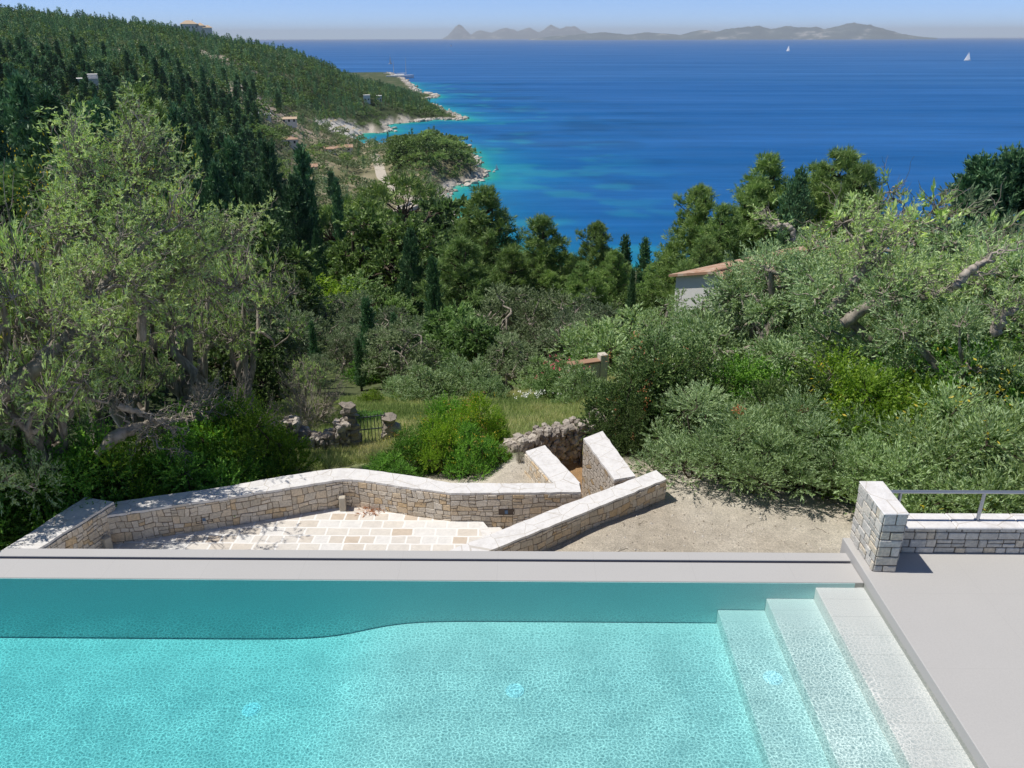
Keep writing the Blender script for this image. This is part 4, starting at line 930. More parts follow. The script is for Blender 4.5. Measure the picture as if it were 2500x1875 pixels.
# --- right of the sunken passage
for (kind, x, y, D, w_, mat, lab) in [
 ('shrub', 1560, 850, 19.8, 0.85, 'mastic_dark', 'tall dark mastic with red tinged leaves beside the sunken passage'),
 ('shrub', 1635, 785, 20.4, 0.85, 'mastic_dark', 'tallest dark evergreen bush over the gravel'),
 ('shrub', 1540, 960, 18.7, 0.7, 'mastic_dark', 'rounded mastic at the end of the rough pale wall'),
 ('willowy', 1760, 930, 17.6, 1.15, 'olive', 'silvery olive bush spilling on the gravel beyond the diagonal wall'),
 ('willowy', 1880, 950, 17.4, 1.0, 'olive', 'silvery olive bush with one orange dead leaf tuft'),
 ('willowy', 2010, 935, 17.6, 1.0, 'olive', 'grey green olive bush behind the stone pillar'),
 ('willowy', 2180, 1000, 17.3, 0.9, 'olive', 'low silvery bush above the start of the handrail'),
 ('willowy', 2330, 950, 17.4, 1.05, 'olive', 'silvery bush behind the middle of the handrail'),
 ('willowy', 2480, 930, 17.5, 1.1, 'olive', 'silvery bush behind the far end of the handrail'),
 ('willowy', 2640, 930, 17.6, 1.1, 'olive', 'silvery bush past the end of the handrail'),
 ('shrub', 1960, 860, 19.2, 0.9, 'mastic_dark', 'dark green shrub between two silvery olive bushes'),
 ('shrub', 2110, 850, 18.9, 1.0, 'fresh', 'bright yellow green shrub above the olive bushes'),
 ('shrub', 2235, 880, 18.7, 0.8, 'fresh', 'second bright yellow green shrub under the big olive limb'),
 ('shrub', 2360, 800, 20.5, 1.0, 'mastic', 'dark shrub with yellowing leaves under the big olive'),
 ('shrub', 2480, 780, 20.2, 1.0, 'mastic', 'dark shrub with yellow edges under the bent grey trunk'),
 ('shrub', 1840, 850, 20.5, 1.0, 'mastic', 'green shrub rising behind the silvery bush with the orange tuft'),
 ('olive', 1655, 690, 33, 0.8, 'olive', 'grey olive crown in front of the lit corner of the white house'),
 ('willowy', 1700, 740, 26, 1.0, 'olive', 'grey olive growth in front of the white walled house'),
 ('olive', 1770, 650, 31, 0.7, 'olive', 'grey olive crown spread before the tiled roof of the house'),
 ('willowy', 1840, 665, 27.0, 0.9, 'olive', 'grey olive growth hiding the corner of the tiled roof'),
 ('shrub', 1700, 840, 20.5, 0.9, 'mastic_dark', 'dark green shrub behind the first silvery bush'),
 ('willowy', 2010, 760, 24.0, 1.0, 'olive', 'olive growth under the dark forked limb')]:
    o_ = fit(kind, x, y, D, w_*1.1, lab, mat=mat)
    if x in (1560, 1635, 1540): accent(o_, 'orange_leaf', 12, x)
    if x in (2360, 2480, 2110): accent(o_, 'yellow_leaf', 26, x, 'yellow_leaves', k_=6)
    if x == 1880: accent(o_, 'orange_leaf', 2, 5, k_=60)
# --- the big olives on the right
for (kind, x, y, D, w_, lab, var) in [
 ('olive', 2000, 470, 25.5, 1.0, 'large round topped olive in front of the pines', 0), ('olive', 2210, 510, 22.5, 1.05, 'big olive with a dark forked limb over the shrubs', 1),
 ('open_olive', 2300, 395, 29, 0.9, 'wispy topped olive standing against the sea', 1), ('olive', 2460, 470, 23.5, 1.0, 'large olive with a bent grey trunk by the frame of shrubs', 2),
 ('olive', 2640, 430, 23, 1.0, 'large olive past the handrail', 0), ('open_olive', 2195, 385, 33, 0.55, 'thin upright olive leader with few leaves against the sea', 2),
 ('olive', 2380, 600, 20.5, 0.8, 'lower olive crown over the bent grey trunk', 1), ('olive', 1880, 560, 27, 0.75, 'olive with a curved bare branch behind the tiled roof', 2), ('olive', 2420, 410, 31, 1.0, 'sunlit olive crown under the dark juniper', 0), ('olive', 2110, 640, 24, 0.8, 'shady olive crown around the forked limb', 0)]:
    fit(kind, x, y, D, w_, lab, var=var)
for (kind, x, y, D, w_, lab) in [('olive', 2800, 430, 24, 1.0, 'large olive beyond the far end of the handrail'), ('olive', 2980, 440, 27, 1.0, 'olive standing well past the handrail'), ('willowy', 2810, 930, 17.9, 1.1, 'silvery bush beyond the far end of the parapet'), ('willowy', 2990, 930, 18.3, 1.1, 'silvery bush well past the parapet'), ('dark_conifer', 2740, 385, 48, 1.2, 'dark juniper behind the olive past the handrail'),
 ('open_olive', -320, 430, 20, 0.6, 'sparse olive left of the patio trees'), ('dark_conifer', -260, 240, 85, 1.2, 'dark conifer left of the wooded slope'), ('shrub', -300, 1010, 18.5, 1.0, 'dark shrub left of the tree shaded wall')]:
    fit(kind, x, y, D, w_, lab)
# --- the sparse olives on the left
for (kind, x, y, D, w_, lab, var) in [
 ('open_olive', 330, 300, 22, 0.46, 'tall upright sparse olive with yellow tipped top', 0), ('open_olive', 60, 300, 21.5, 0.46, 'tall sparse olive with yellowing leaves beside the dark conifers', 1),
 ('open_olive', 560, 520, 27, 0.55, 'spreading sparse olive with bleached branches nearest the dark cypresses', 2), ('open_olive', -60, 560, 18, 0.55, 'olive with a thick leaning trunk at the patio corner', 2), ('open_olive', 430, 600, 25, 0.55, 'wide sparse olive with pale crooked branches', 0),
 ('open_olive', 270, 740, 21.5, 0.55, 'low twisted olive over the green shrubs', 2), ('open_olive', -130, 380, 18.5, 0.5, 'sparse olive half outside the view', 0),
 ('olive', 30, 800, 19.5, 0.55, 'shady olive crown over the tree shaded wall', 1), ('open_olive', 735, 850, 29, 0.6, 'wispy pale olive behind the brushwood heap', 2), ('olive', 180, 440, 26, 0.5, 'grey green olive between the two tallest sparse olives', 0)]:
    o_ = fit(kind, x, y, D, w_, lab, var=var)
    if x in (330, 60, 160): accent(o_, 'yellow_leaf', 60, x, 'yellow_leaves', 5.0, (0.5, 2.4), (3.2, 4.8), L=0.06, W=0.03, k_=5)
# --- middle slope below the meadow
for (kind, x, y, D, w_, mat, lab) in [
 ('willowy', 1040, 880, 31, 1.3, 'olive', 'low grey olive bush at the far edge of the meadow'), ('willowy', 1130, 850, 32, 1.2, 'olive', 'grey olive bush in the middle of the meadow edge'), ('olive', 1250, 790, 35, 1.0, None, 'broad grey olive above the white daisies'),
 ('willowy', 980, 900, 32.5, 1.2, 'olive', 'small grey bush beside the lime green bush'), ('shrub', 905, 945, 31, 1.3, 'fresh', 'lime green bush at the upper edge of the meadow'), ('shrub', 965, 955, 31.5, 1.0, 'fresh', 'low lime green bush next to its larger twin'),
 ('willowy', 1420, 868, 28.0, 0.9, 'olive', 'grey green bush half covering the low garden wall'), ('willowy', 1190, 900, 30.5, 1.0, 'olive', 'dark grey olive bush behind the lime sprig'), ('willowy', 1330, 860, 33, 1.1, 'olive', 'grey bush left of the pink oleander'), ('broad', 1110, 715, 45, 1.0, 'soft', 'light green leafy tree between the grey olives'), ('broad', 1160, 740, 42, 0.9, 'soft', 'rounded light green tree above the broad grey olive'),
 ('olive', 1235, 665, 52, 1.0, None, 'dark grey olive below the central pines'), ('olive', 1330, 690, 50, 1.0, None, 'grey olive to the left of the tiled roof house'), ('olive', 1440, 690, 44, 1.0, None, 'wide pale olive beside the white house wall'), ('willowy', 1520, 730, 36, 1.4, 'olive', 'grey olive growth at the foot of the white house wall'), ('olive', 1400, 740, 40, 1.0, None, 'pale olive above the low garden wall'),
 ('olive', 650, 640, 58, 1.0, None, 'soft grey olive at the foot of the dark conifers'), ('olive', 730, 740, 50, 1.0, None, 'grey olive above the wispy pale olive'), ('olive', 800, 710, 60, 1.0, None, 'grey olive beneath the bright green scrub'), ('olive', 860, 740, 52, 0.9, None, 'grey olive left of the pointed cypresses'), ('olive', 950, 730, 58, 1.0, None, 'grey olive behind the pointed cypresses'), ('olive', 1010, 760, 48, 0.9, None, 'grey olive next to the light green tree'), ('olive', 690, 800, 40, 1.0, None, 'shadowed grey olive behind the brushwood'), ('olive', 770, 850, 35, 0.9, None, 'grey olive at the top corner of the meadow'), ('olive', 830, 800, 42, 0.9, None, 'grey olive left of the tall pointed cypress'),
 ('cypress', 893, 735, 40, 1.7, None, 'tall pointed cypress above the meadow'), ('cypress', 873, 830, 36, 1.6, None, 'short pointed cypress next to the tall one above the meadow'), ('cypress', 760, 790, 38, 1.2, None, 'slim cypress between the grey olives'), ('cypress', 1055, 640, 55, 1.3, None, 'dark cypress under the left flank of the central pine'), ('dark_conifer', 960, 765, 40, 0.7, None, 'shadowy dark conifer right of the pointed cypresses'), ('dark_conifer', 1015, 810, 37, 0.7, None, 'lower shadowy conifer behind the meadow bushes'), ('oak', 930, 850, 37, 0.8, None, 'dark oak in shade above the lime green bush'), ('cypress', 1545, 665, 50, 1.0, None, 'small cypress beside the roof of the white house'),
 ('shrub', 700, 680, 82, 1.6, 'fresh', 'sunlit scrub clump below the slim cypress'), ('shrub', 780, 670, 84, 1.8, 'fresh', 'sunlit scrub clump in the clearing'), ('shrub', 850, 665, 84, 1.6, 'soft', 'green scrub clump at the clearing edge'), ('shrub', 740, 720, 74, 1.5, 'fresh', 'yellow green scrub in the lower clearing'), ('shrub', 660, 730, 70, 1.5, 'soft', 'green scrub beside the soft grey olive'), ('shrub', 900, 700, 78, 1.5, 'soft', 'green scrub above the pointed cypress'), ('shrub', 820, 640, 96, 1.5, 'soft', 'green scrub at the foot of the needle thin cypress')]:
    fit(kind, x, y, D, w_, lab, mat=mat)
# --- pines and dark trees along the drop to the sea
for (kind, x, y, D, w_, lab) in [
 ('pine', 1185, 458, 80, 1.05, 'tallest central pine against the turquoise bay'), ('pine', 1120, 580, 66, 1.1, 'pine on the left flank of the tallest central pine'), ('pine', 1250, 600, 70, 1.0, 'pine between the two central peaks'), ('pine', 1322, 530, 74, 1.05, 'second central pine with open top'), ('pine', 1390, 620, 78, 0.9, 'low pine right of the open topped pine'), ('pine', 1458, 540, 74, 0.95, 'pine with a crooked tip over the blue water'), ('pine', 1500, 610, 70, 0.9, 'dense low pine under the crooked tip pine'),
 ('cypress', 1527, 585, 88, 1.5, 'small dark cypress on the skyline right of the central pines'), ('cypress', 1576, 592, 88, 1.6, 'small dark cypress nearer the white house'), ('pine', 1640, 605, 80, 1.0, 'low dark pine above the ridge of the tiled roof'), ('pine', 1600, 640, 66, 1.0, 'low pine behind the white wall of the house'), ('pine', 1420, 640, 62, 0.9, 'low pine above the wide pale olive'),
 ('pine', 1712, 450, 60, 1.0, 'pine with tufted top left of the group over the house'), ('pine', 1770, 500, 56, 1.0, 'pine in the middle of the group over the house'), ('pine', 1882, 378, 62, 0.95, 'tall pine in the group over the house'), ('pine', 1850, 440, 60, 1.0, 'pine beneath the tall one over the house'), ('pine', 2060, 366, 60, 1.1, 'broad pine right of the dark juniper'), ('pine', 2000, 400, 62, 0.9, 'pine between the dark juniper and the broad pine'), ('pine', 2110, 400, 58, 0.9, 'pine with a spreading right side over the big olives'), ('dark_conifer', 1955, 415, 54, 0.8, 'dark juniper between two pines'),
 ('dark_conifer', 2400, 385, 46, 1.2, 'dark juniper on the skyline above the sunlit olive'), ('dark_conifer', 2480, 368, 46, 1.2, 'tallest dark juniper on the skyline'), ('dark_conifer', 2570, 380, 46, 1.2, 'dark juniper past the skyline group'), ('pine', 1730, 580, 50, 1.0, 'low pine against the tiled roof')]:
    fit(kind, x, y, D, w_, lab)
for (kind, x, y, D, w_, lab) in [
 ('cypress', 735, 372, 128, 1.35, 'slim tall cypress rising in front of the orange roofed farmhouse'), ('cypress', 820, 452, 118, 0.85, 'needle thin cypress standing alone in the clearing'), ('dark_conifer', 715, 430, 92, 0.95, 'broad dark conifer at the edge of the clearing'), ('dark_conifer', 770, 560, 88, 0.5, 'dark conifer skirt next to the broad one'), ('dark_conifer', 650, 350, 118, 0.8, 'dark conifer with pointed tip left of the broad one'), ('dark_conifer', 560, 345, 125, 0.9, 'dark conifer in the middle of the cypress group'), ('cypress', 425, 275, 135, 1.3, 'tall cypress behind the upright sparse olive'), ('cypress', 445, 300, 130, 1.2, 'tall cypress close to its taller neighbour'), ('dark_conifer', 490, 320, 125, 0.8, 'dark conifer right of the paired cypresses'), ('dark_conifer', 520, 400, 105, 0.9, 'dark conifer low in the cypress group'), ('dark_conifer', 610, 430, 100, 0.9, 'dark conifer under the pointed one'), ('dark_conifer', 460, 430, 95, 0.9, 'dark conifer behind the feathery sparse olive'), ('cypress', 390, 330, 110, 1.4, 'dark cypress beside the yellow tipped olive'), ('dark_conifer', 660, 530, 85, 0.9, 'dark conifer over the soft grey olive'),
 ('oak', 905, 480, 100, 1.0, 'tall dark oak left of the road bend'), ('oak', 960, 500, 96, 1.0, 'tall dark oak with bare lower trunk'), ('oak', 1015, 520, 98, 0.9, 'dark oak below the road bend'), ('dark_conifer', 1000, 560, 84, 0.7, 'dark conifer among the tall oaks'), ('umbrella_pine', 800, 500, 130, 0.9, 'round pine with a pale bare trunk behind the needle thin cypress'), ('umbrella_pine', 870, 480, 135, 0.9, 'round pine beyond the tall dark oaks'), ('broad', 1085, 450, 165, 1.0, 'hazy grey green tree beside the near cove'), ('umbrella_pine', 980, 425, 200, 1.0, 'dark umbrella pine beside the gravel road'), ('oak', 1060, 560, 90, 1.0, 'round oak left of the tallest central pine'),
 ('pine', 335, 212, 150, 1.1, 'bright green pine standing above the paired cypresses'), ('pine', 380, 260, 145, 0.9, 'bright pine low on the flank of its taller neighbour'), ('dark_conifer', 230, 250, 100, 1.2, 'black green conifer left of the bright pine'), ('dark_conifer', 110, 220, 105, 1.2, 'black green conifer above the yellowing olive'), ('dark_conifer', 40, 190, 120, 1.1, 'tall black green conifer over the olive thicket'), ('dark_conifer', 280, 330, 80, 1.2, 'black green conifer between the tallest sparse olives'), ('dark_conifer', 160, 350, 75, 1.2, 'black green conifer behind the olive thicket'), ('dark_conifer', 20, 400, 60, 1.0, 'shadowy conifer at the back of the thicket'), ('dark_conifer', -60, 250, 90, 1.2, 'black green conifer half outside the view'), ('dark_conifer', 340, 480, 62, 1.0, 'shadowy conifer behind the wide sparse olive'), ('dark_conifer', 560, 560, 66, 1.0, 'shadowy conifer above the low sparse olive'), ('dark_conifer', 200, 560, 45, 0.9, 'shadowy conifer inside the olive thicket'), ('oak', 420, 680, 34, 1.0, 'dark oak inside the olive thicket'), ('oak', 100, 650, 30, 1.0, 'dark oak behind the bare limbed olive'), ('oak', 560, 740, 30, 0.9, 'dark oak behind the low sparse olive'), ('oak', 250, 640, 28, 1.0, 'dark oak at the heart of the olive thicket'), ('oak', 640, 850, 29, 0.9, 'dark oak behind the brushwood heap')]:
    fit(kind, x, y, D, w_, lab)
# named round trees farther off
for (kind, x, yb, D0, H_, w_, mat, lab) in [('oak', 632, 352, 200, 10.5, 1.9, 'soft', 'huge bright round oak above the orange roofed cottage'), ('oak', 682, 345, 200, 8.0, 1.5, 'oak', 'round oak joined to the huge bright one'), ('umbrella_pine', 585, 86, 500, 9.0, 0.9, None, 'flat topped umbrella pine alone on the ridge'), ('oak', 700, 225, 300, 9.0, 1.6, 'soft', 'large pale round oak right of the quarry scar'), ('oak', 760, 250, 300, 8.0, 1.5, 'oak', 'round oak on the slope above the cove')]:
    p_, D_ = ground_hit(x, yb, D0); put(kind, p_[0], p_[1], p_[2]-0.3, H_, w_, 2, lab, mat=mat)
# fallen olive trunk and leaning limb (specific shapes)
def limb(name, label, cat, pts, radii, seed, mat='bark', ntw=30, leaves=0, tl=0.9):
    r_ = np.random.RandomState(seed); P = np.array([hd(x, y, D) for x, y, D in pts]); b = P[0].copy()
    e = empty(name, tuple(b), label, cat); m = MB(); n = 26
    t = np.linspace(0, 1, n); ti = np.linspace(0, 1, len(P)); Q = np.stack([np.interp(t, ti, P[:, i]) for i in range(3)], -1)
    for _ in range(3): Q[1:-1] = (Q[:-2]+2*Q[1:-1]+Q[2:])/4
    Q[1:-1] += r_.normal(0, 0.02, (n-2, 3)); m.tube(Q-b, np.interp(t, ti, radii)*(1+0.08*r_.randn(n)), 10); m.build('trunk', M[mat], e)
    tw = MB(); lf = MB(); Lt = np.linalg.norm(P[-1]-P[0]); dr = unit(P[-1]-P[0])
    for i in range(ntw):
        s_ = Q[r_.randint(n//4, n)]; d = unit(dr*0.8+r_.normal(0, 0.6, 3)+np.array([0, 0, 0.35])); e1 = s_+d*r_.uniform(0.5, 1.0)*tl*1.5
        A = curve(s_, e1, r_, 8, 0.22, 0); tw.tube(A-b, np.linspace(0.035, 0.010, 8), 5)
        for _ in range(6):
            s2 = A[r_.randint(2, 8)]; e2 = s2+unit(d+r_.normal(0, 0.6, 3))*r_.uniform(0.3, 0.8)*tl; B_ = curve(s2, e2, r_, 6, 0.22, 0); tw.tube(B_-b, np.linspace(0.014, 0.005, 6), 4)
            for _ in range(3): s3 = B_[r_.randint(1, 6)]; tw.tube(curve(s3, s3+unit(d+r_.normal(0, .7, 3))*r_.uniform(.12, .35), r_, 4, .2, 0)-b, np.linspace(.007, .003, 4), 3)
            if leaves: shoots(lf, e2-b, (0.42, 0.42, 0.32), int(leaves), 12, 0.09, 0.026, r_, tint0=0.55)
    if tw.n: tw.build('branch', M['bark_dry' if mat == 'bark_dry' else 'bark'], e)
    if lf.n: lf.build('foliage', M['olive_dry'], e)
    if 'leaning' in label: accent(e, 'yellow_leaf', 16, 3, 'yellow_leaves', 2.4, (0.2, 0.8), (1.2, 2.2), k_=40)
limb('olive_limb', 'thick leaning olive limb rising from the lower edge of the thicket', 'olive tree', [(-60, 1010, 17.2), (60, 915, 17.4), (160, 835, 17.6), (235, 720, 18.0), (300, 640, 18.4), (395, 560, 18.8)], [0.20, 0.18, 0.15, 0.10, 0.07, 0.045], 3, 'bark', 26, 6)
limb('olive_limb', 'forked pale olive limb in the middle of the thicket', 'olive tree', [(345, 830, 19.2), (350, 770, 19.2), (335, 730, 19.2), (400, 700, 19.4), (470, 640, 19.7), (560, 600, 20.0)], [0.11, 0.10, 0.09, 0.07, 0.05, 0.03], 9, 'bark', 22, 5)
limb('olive_limb', 'upright pale stemmed olive limb under the yellow tipped top', 'olive tree', [(200, 760, 19.8), (225, 650, 19.8), (225, 560, 19.8), (218, 490, 19.9), (200, 440, 20.0)], [0.09, 0.075, 0.06, 0.045, 0.02], 12, 'bark', 24, 3)
limb('olive_limb', 'slanting pale stemmed olive limb under the yellow tipped top', 'olive tree', [(235, 640, 20.0), (280, 560, 20.0), (310, 500, 20.1), (322, 450, 20.2), (340, 400, 20.2)], [0.07, 0.06, 0.05, 0.04, 0.02], 13, 'bark', 24, 3)
limb('fallen_trunk', 'fallen grey olive trunk with bare branches above the shrubs', 'fallen trunk', [(235, 1110, 17.6), (290, 1060, 17.8), (340, 1040, 18.0), (400, 1030, 18.3), (470, 1025, 18.8), (550, 1015, 19.3)], [0.10, 0.13, 0.11, 0.09, 0.06, 0.03], 21, 'bark_dry', 14, 0, 0.8)
limb('fallen_trunk', 'thin curving dead branch lying above the fallen grey trunk', 'fallen branch', [(290, 990, 17.8), (330, 1005, 17.9), (380, 1025, 18.0), (430, 1050, 18.1), (480, 1065, 18.2)], [0.07, 0.065, 0.05, 0.035, 0.02], 22, 'bark_dry', 10, 0, 0.6)
limb('olive_limb', 'dark forked olive limb under the big right hand crown', 'olive tree', [(2060, 790, 21), (2120, 745, 21), (2180, 735, 21.2), (2260, 725, 21.4), (2330, 700, 21.6)], [0.17, 0.15, 0.12, 0.10, 0.06], 31, 'bark', 10, 5)
limb('olive_limb', 'short dark olive fork standing over the tiled roof', 'olive tree', [(2020, 770, 21.5), (2070, 710, 21.5), (2110, 660, 21.5), (2105, 620, 21.6)], [0.15, 0.12, 0.09, 0.05], 32, 'bark', 8, 6)
limb('olive_limb', 'bent bleached olive stub among the right hand crowns', 'olive tree', [(2335, 695, 20), (2365, 665, 20), (2400, 640, 20), (2430, 635, 20)], [0.10, 0.10, 0.07, 0.02], 33, 'bark_dry', 3, 0, 0.5)
limb('olive_limb', 'curved grey olive trunk near the yellow edged shrub', 'olive tree', [(2430, 810, 19), (2440, 780, 19), (2455, 762, 19), (2480, 758, 19)], [0.12, 0.11, 0.09, 0.07], 34, 'bark', 3, 3, 0.5)
limb('olive_limb', 'arched bare olive branch against the pines', 'olive tree', [(1938, 585, 24), (1935, 560, 24), (1915, 548, 24), (1878, 560, 24)], [0.09, 0.08, 0.06, 0.02], 35, 'bark_dry', 3, 2, 0.5)
# trunk by the far patio corner with its shading crown
t_ = pl(8, 1345, -3.8)
e_ = put('olive', t_[0]-0.5, t_[1]-0.3, -3.9, 5.6, 0.62, 0, 'olive with a thick grey trunk at the patio corner shading the wall', var=2)
# brushwood
for (x, y, D, w_, lab, mt) in [(755, 915, 26.5, 0.5, 'heap of bleached brushwood at the left end of the meadow', None), (725, 985, 24.5, 0.6, 'lower heap of reddish brushwood on the meadow edge', None), (540, 955, 22, 0.45, 'reddish dry twigs above the bright leafy shrub', None), (640, 1010, 21.5, 0.4, 'small tangle of bleached twigs by the shrubs', None), (1360-90, 1150, 17.3, 0.25, 'dry straggling stems at the foot of the mastic bushes', None)]:
    fit('dead_brush', x, y, D, w_*1.1, lab, mat=mt, lod=0)

# ------------------------------------------------------------------ filling trees on the slopes
placed = []
rg = random.Random(5)
def wild(n_try, a0, a1, D0, D1, chooser, minsep, lod_f, grp, out):
    for _ in range(n_try):
        a = R(rg.uniform(a0, a1)); D = math.sqrt(rg.uniform(D0*D0, D1*D1)); x, y = D*math.sin(a), D*math.cos(a)
        ms = minsep*(0.75+0.5*rg.random())
        if any((x-q[0])**2+(y-q[1])**2 < ms*ms for q in out[-700:]): continue
        out.append((x, y, D, a))
wild(900, -34, 34, 36, 150, None, 4.3, None, None, placed)
for (x, y, D, a) in placed:
    deg = math.degrees(a); z = gz(x, y)
    px = 1250+CAM_F*math.tan(a+YAW)
    u_ = rg.random()
    # keep the view to the sea, house and clearing free: top must stay under a photo row
    lim = np.interp(px, [-200, 300, 650, 700, 900, 930, 1050, 1200, 1450, 1600, 1700, 1900, 2600], [300, 420, 520, 655, 655, 600, 600, 640, 660, 720, 640, 600, 600])
    if D < 60 and px > 600: lim = np.interp(px, [600, 1050, 1400, 1500, 1620, 1860, 1900, 2600], [760, 760, 760, 800, 800, 800, 640, 640])
    kind = 'olive'; H = rg.uniform(4.5, 6.5)
    if px < 650: kind = rg.choice(['dark_conifer', 'oak', 'olive', 'oak', 'dark_conifer']); H = rg.uniform(5, 11)
    elif u_ < 0.2: kind = 'oak'; H = rg.uniform(4, 7)
    elif u_ < 0.3: kind = 'broad'
    elif u_ < 0.45: kind = 'shrub'; H = rg.uniform(1.5, 3)
    elif u_ < 0.55 and D > 60: kind = 'pine'; H = rg.uniform(6, 9)
    top = hd(px, lim, D)[2]
    if z+H > top: H = top-z
    if H < 1.4: continue
    if 640 < px < 900 and 70 < D < 112: kind = 'shrub'; H = min(H, 2.2)
    if H < 3 and kind not in ('shrub',): kind = 'shrub'
    put(kind, x, y, z-0.1, H, rg.uniform(0.85, 1.15)*(1.0 if kind != 'shrub' else 1.3), 1 if D < 80 else 2, {'olive': 'grey green olive on the wooded slope below the meadow', 'oak': 'dark oak on the wooded slope below the meadow', 'broad': 'light green tree on the wooded slope below the meadow', 'shrub': 'green shrub on the wooded slope below the meadow', 'pine': 'pine on the wooded slope below the meadow', 'dark_conifer': 'dark conifer on the wooded slope left of the meadow'}[kind], group={'olive': 'olives on the slope', 'oak': 'oaks on the slope', 'broad': 'light green trees on the slope', 'shrub': 'shrubs on the slope', 'pine': 'pines on the slope', 'dark_conifer': 'dark conifers on the slope'}[kind], mat={'shrub': 'soft' if rg.random() < 0.5 else 'mastic'}.get(kind))

# ------------------------------------------------------------------ far woods
pts = []; cell = 5.4
gx, gy = np.meshgrid(np.arange(-640, 60, cell), np.arange(110, 1120, cell)); r_ = np.random.RandomState(3)
gx = gx+r_.uniform(-.48, .48, gx.shape)*cell; gy = gy+r_.uniform(-.48, .48, gy.shape)*cell; gx = gx.ravel(); gy = gy.ravel()
GD = np.hypot(gx, gy); GA = np.degrees(np.arctan2(gx, gy)); ok = (GD > 145) & (GD < 1090) & (GA > -33.5) & (GA < 1.5)
gx, gy, GD, GA = gx[ok], gy[ok], GD[ok], GA[ok]; GZ = height(gx, gy); GC = coast_dist(gx, gy); den = fbm(gx/60+5, gy/60+5); den2 = fbm(gx/25+15, gy/25+5)
kinds_far = []
def scar(px, py, rx, ry, D0=300):
    p, D = ground_hit(px, py, D0); return p, rx*D/CAM_F, ry*2.2
SC = [scar(612, 236, 34, 15), scar(480, 128, 48, 7), scar(260, 130, 42, 7), scar(90, 122, 52, 7), scar(545, 150, 20, 5), scar(575, 205, 12, 12)]
road_px = [(905, 372), (918, 385), (925, 405), (930, 430), (945, 448), (965, 466), (990, 480), (1012, 492), (1005, 506), (985, 514), (962, 521)]
road = np.array([ground_hit(x, y, 200)[0][:2] for x, y in road_px])
roadd = np.concatenate([np.linspace(p, q, 14) for p, q in zip(road[:-1], road[1:])])
HOUSE_PX = [(705, 352, 40, 300), (742, 420, 62, 200), (842, 368, 36, 300), (806, 372, 26, 300), (1063, 362, 36, 380), (218, 232, 46, 250), (896, 247, 15, 500), (926, 247, 12, 500), (620, 292, 22, 300), (655, 292, 12, 300), (700, 300, 44, 300)]
HPOS = [ground_hit(x, y, d_) for x, y, w_, d_ in HOUSE_PX]
_d = ray(466, 92); _a0 = math.atan2(_d[0], _d[1]); _rr = np.arange(600, 1000, 5.0); _gg = height(_rr*math.sin(_a0), _rr*math.cos(_a0)); _k = np.argmax(np.arctan2(_gg-CAM_H, _rr)); _Dv = _rr[_k]-8
VILLA = np.array([_Dv*math.sin(_a0), _Dv*math.cos(_a0), hd(466, 50, _Dv)[2]])
houses_xy = [(p[0], q[2]+8) for p, q in zip(HPOS, HOUSE_PX)]+[(VILLA, 120)]
for i in range(len(gx)):
    x, y, D, A, z, cd = gx[i], gy[i], GD[i], GA[i], GZ[i], GC[i]
    if cd < (2.5 if D < 560 else 4) or z < SEA+1.0: continue
    if any(((x-p[0])/rx)**2+((y-p[1])/ry)**2 < 1 for p, rx, ry in SC) and r_.rand() > 0.12: continue
    if ((x-_b[0]-4)/17)**2+((y-_b[1])/40)**2 < 1: continue
    if D < 450 and A > -18 and np.min(np.abs(roadd-np.array([x, y])).sum(1)) < 6.5: continue
    if D < 450 and A > -18 and np.min(np.abs(roadd-np.array([x, y])*(1+6.0/D)).sum(1)) < 6.0: continue
    blocked = False
    for p, w_ in houses_xy:
        Dh = math.hypot(p[0], p[1])
        if abs(math.atan2(x, y)-math.atan2(p[0], p[1]))*Dh < w_*0.42*Dh/CAM_F+1 and (-9 if w_ < 119 else -40) < D-Dh < 6: blocked = True
    if blocked: continue
    px = 1250+CAM_F*math.tan(math.radians(A)+YAW)
    grove = A > -17.5 and D < 640 and z < -38 and not (A > -9 and 420 < D < 560)
    u_ = r_.rand()
    if grove:
        if r_.rand() < (0.6 if den2[i] < 0.36 else 0.3): continue
        kd, H = ('olive', r_.uniform(4.2, 6.2)) if u_ < 0.78 else (('umbrella_pine', r_.uniform(6, 8)) if u_ < 0.86 else (('cypress', r_.uniform(6, 11)) if u_ < 0.91 else ('oak', r_.uniform(4, 7))))
        zone = 0
    elif A > -10.5 and 410 < D < 580:
        kd, H = ('oak', r_.uniform(6, 9.5)*(0.6 if cd < 9 else 1)) if u_ < 0.8 else ('umbrella_pine', r_.uniform(7.5, 10)); zone = 1
    else:
        if r_.rand() < 0.05: continue
        steep = 0.42 if den[i] > 0.5 else 0.22
        if cd < 14: kd, H = 'oak', r_.uniform(2.5, 4)
        elif u_ < steep: kd, H = 'cypress', r_.uniform(7, 12.5)*(0.85 if D > 600 else 1)
        elif u_ < steep+0.2: kd, H = 'dark_conifer', r_.uniform(7, 11)
        elif u_ < steep+0.56: kd, H = 'oak', r_.uniform(5, 9)
        else: kd, H = 'olive', r_.uniform(3.5, 6)
        zone = 2
    lim = None
    if D < 260:
        lim = np.interp(px, [-200, 200, 400, 650, 700, 1000, 1100, 1250], [215, 260, 270, 345, 540, 560, 560, 620])
        top = CAM_H+D*math.tan(math.atan((937.5-lim)/CAM_F)-TILT)
        H = min(H, top-z)
        if H < 2: continue
    if not visible(x, y, z+H): continue
    pts.append((D, x, y, z, H, kd, zone))
pts.sort(key=lambda p: p[0]/ (p[4] if True else 1))
cnt = {}; forest = MB(); FR = np.random.RandomState(8)
CAP = {'cypress': 270, 'oak': 270, 'olive': 200, 'dark_conifer': 120, 'umbrella_pine': 60}
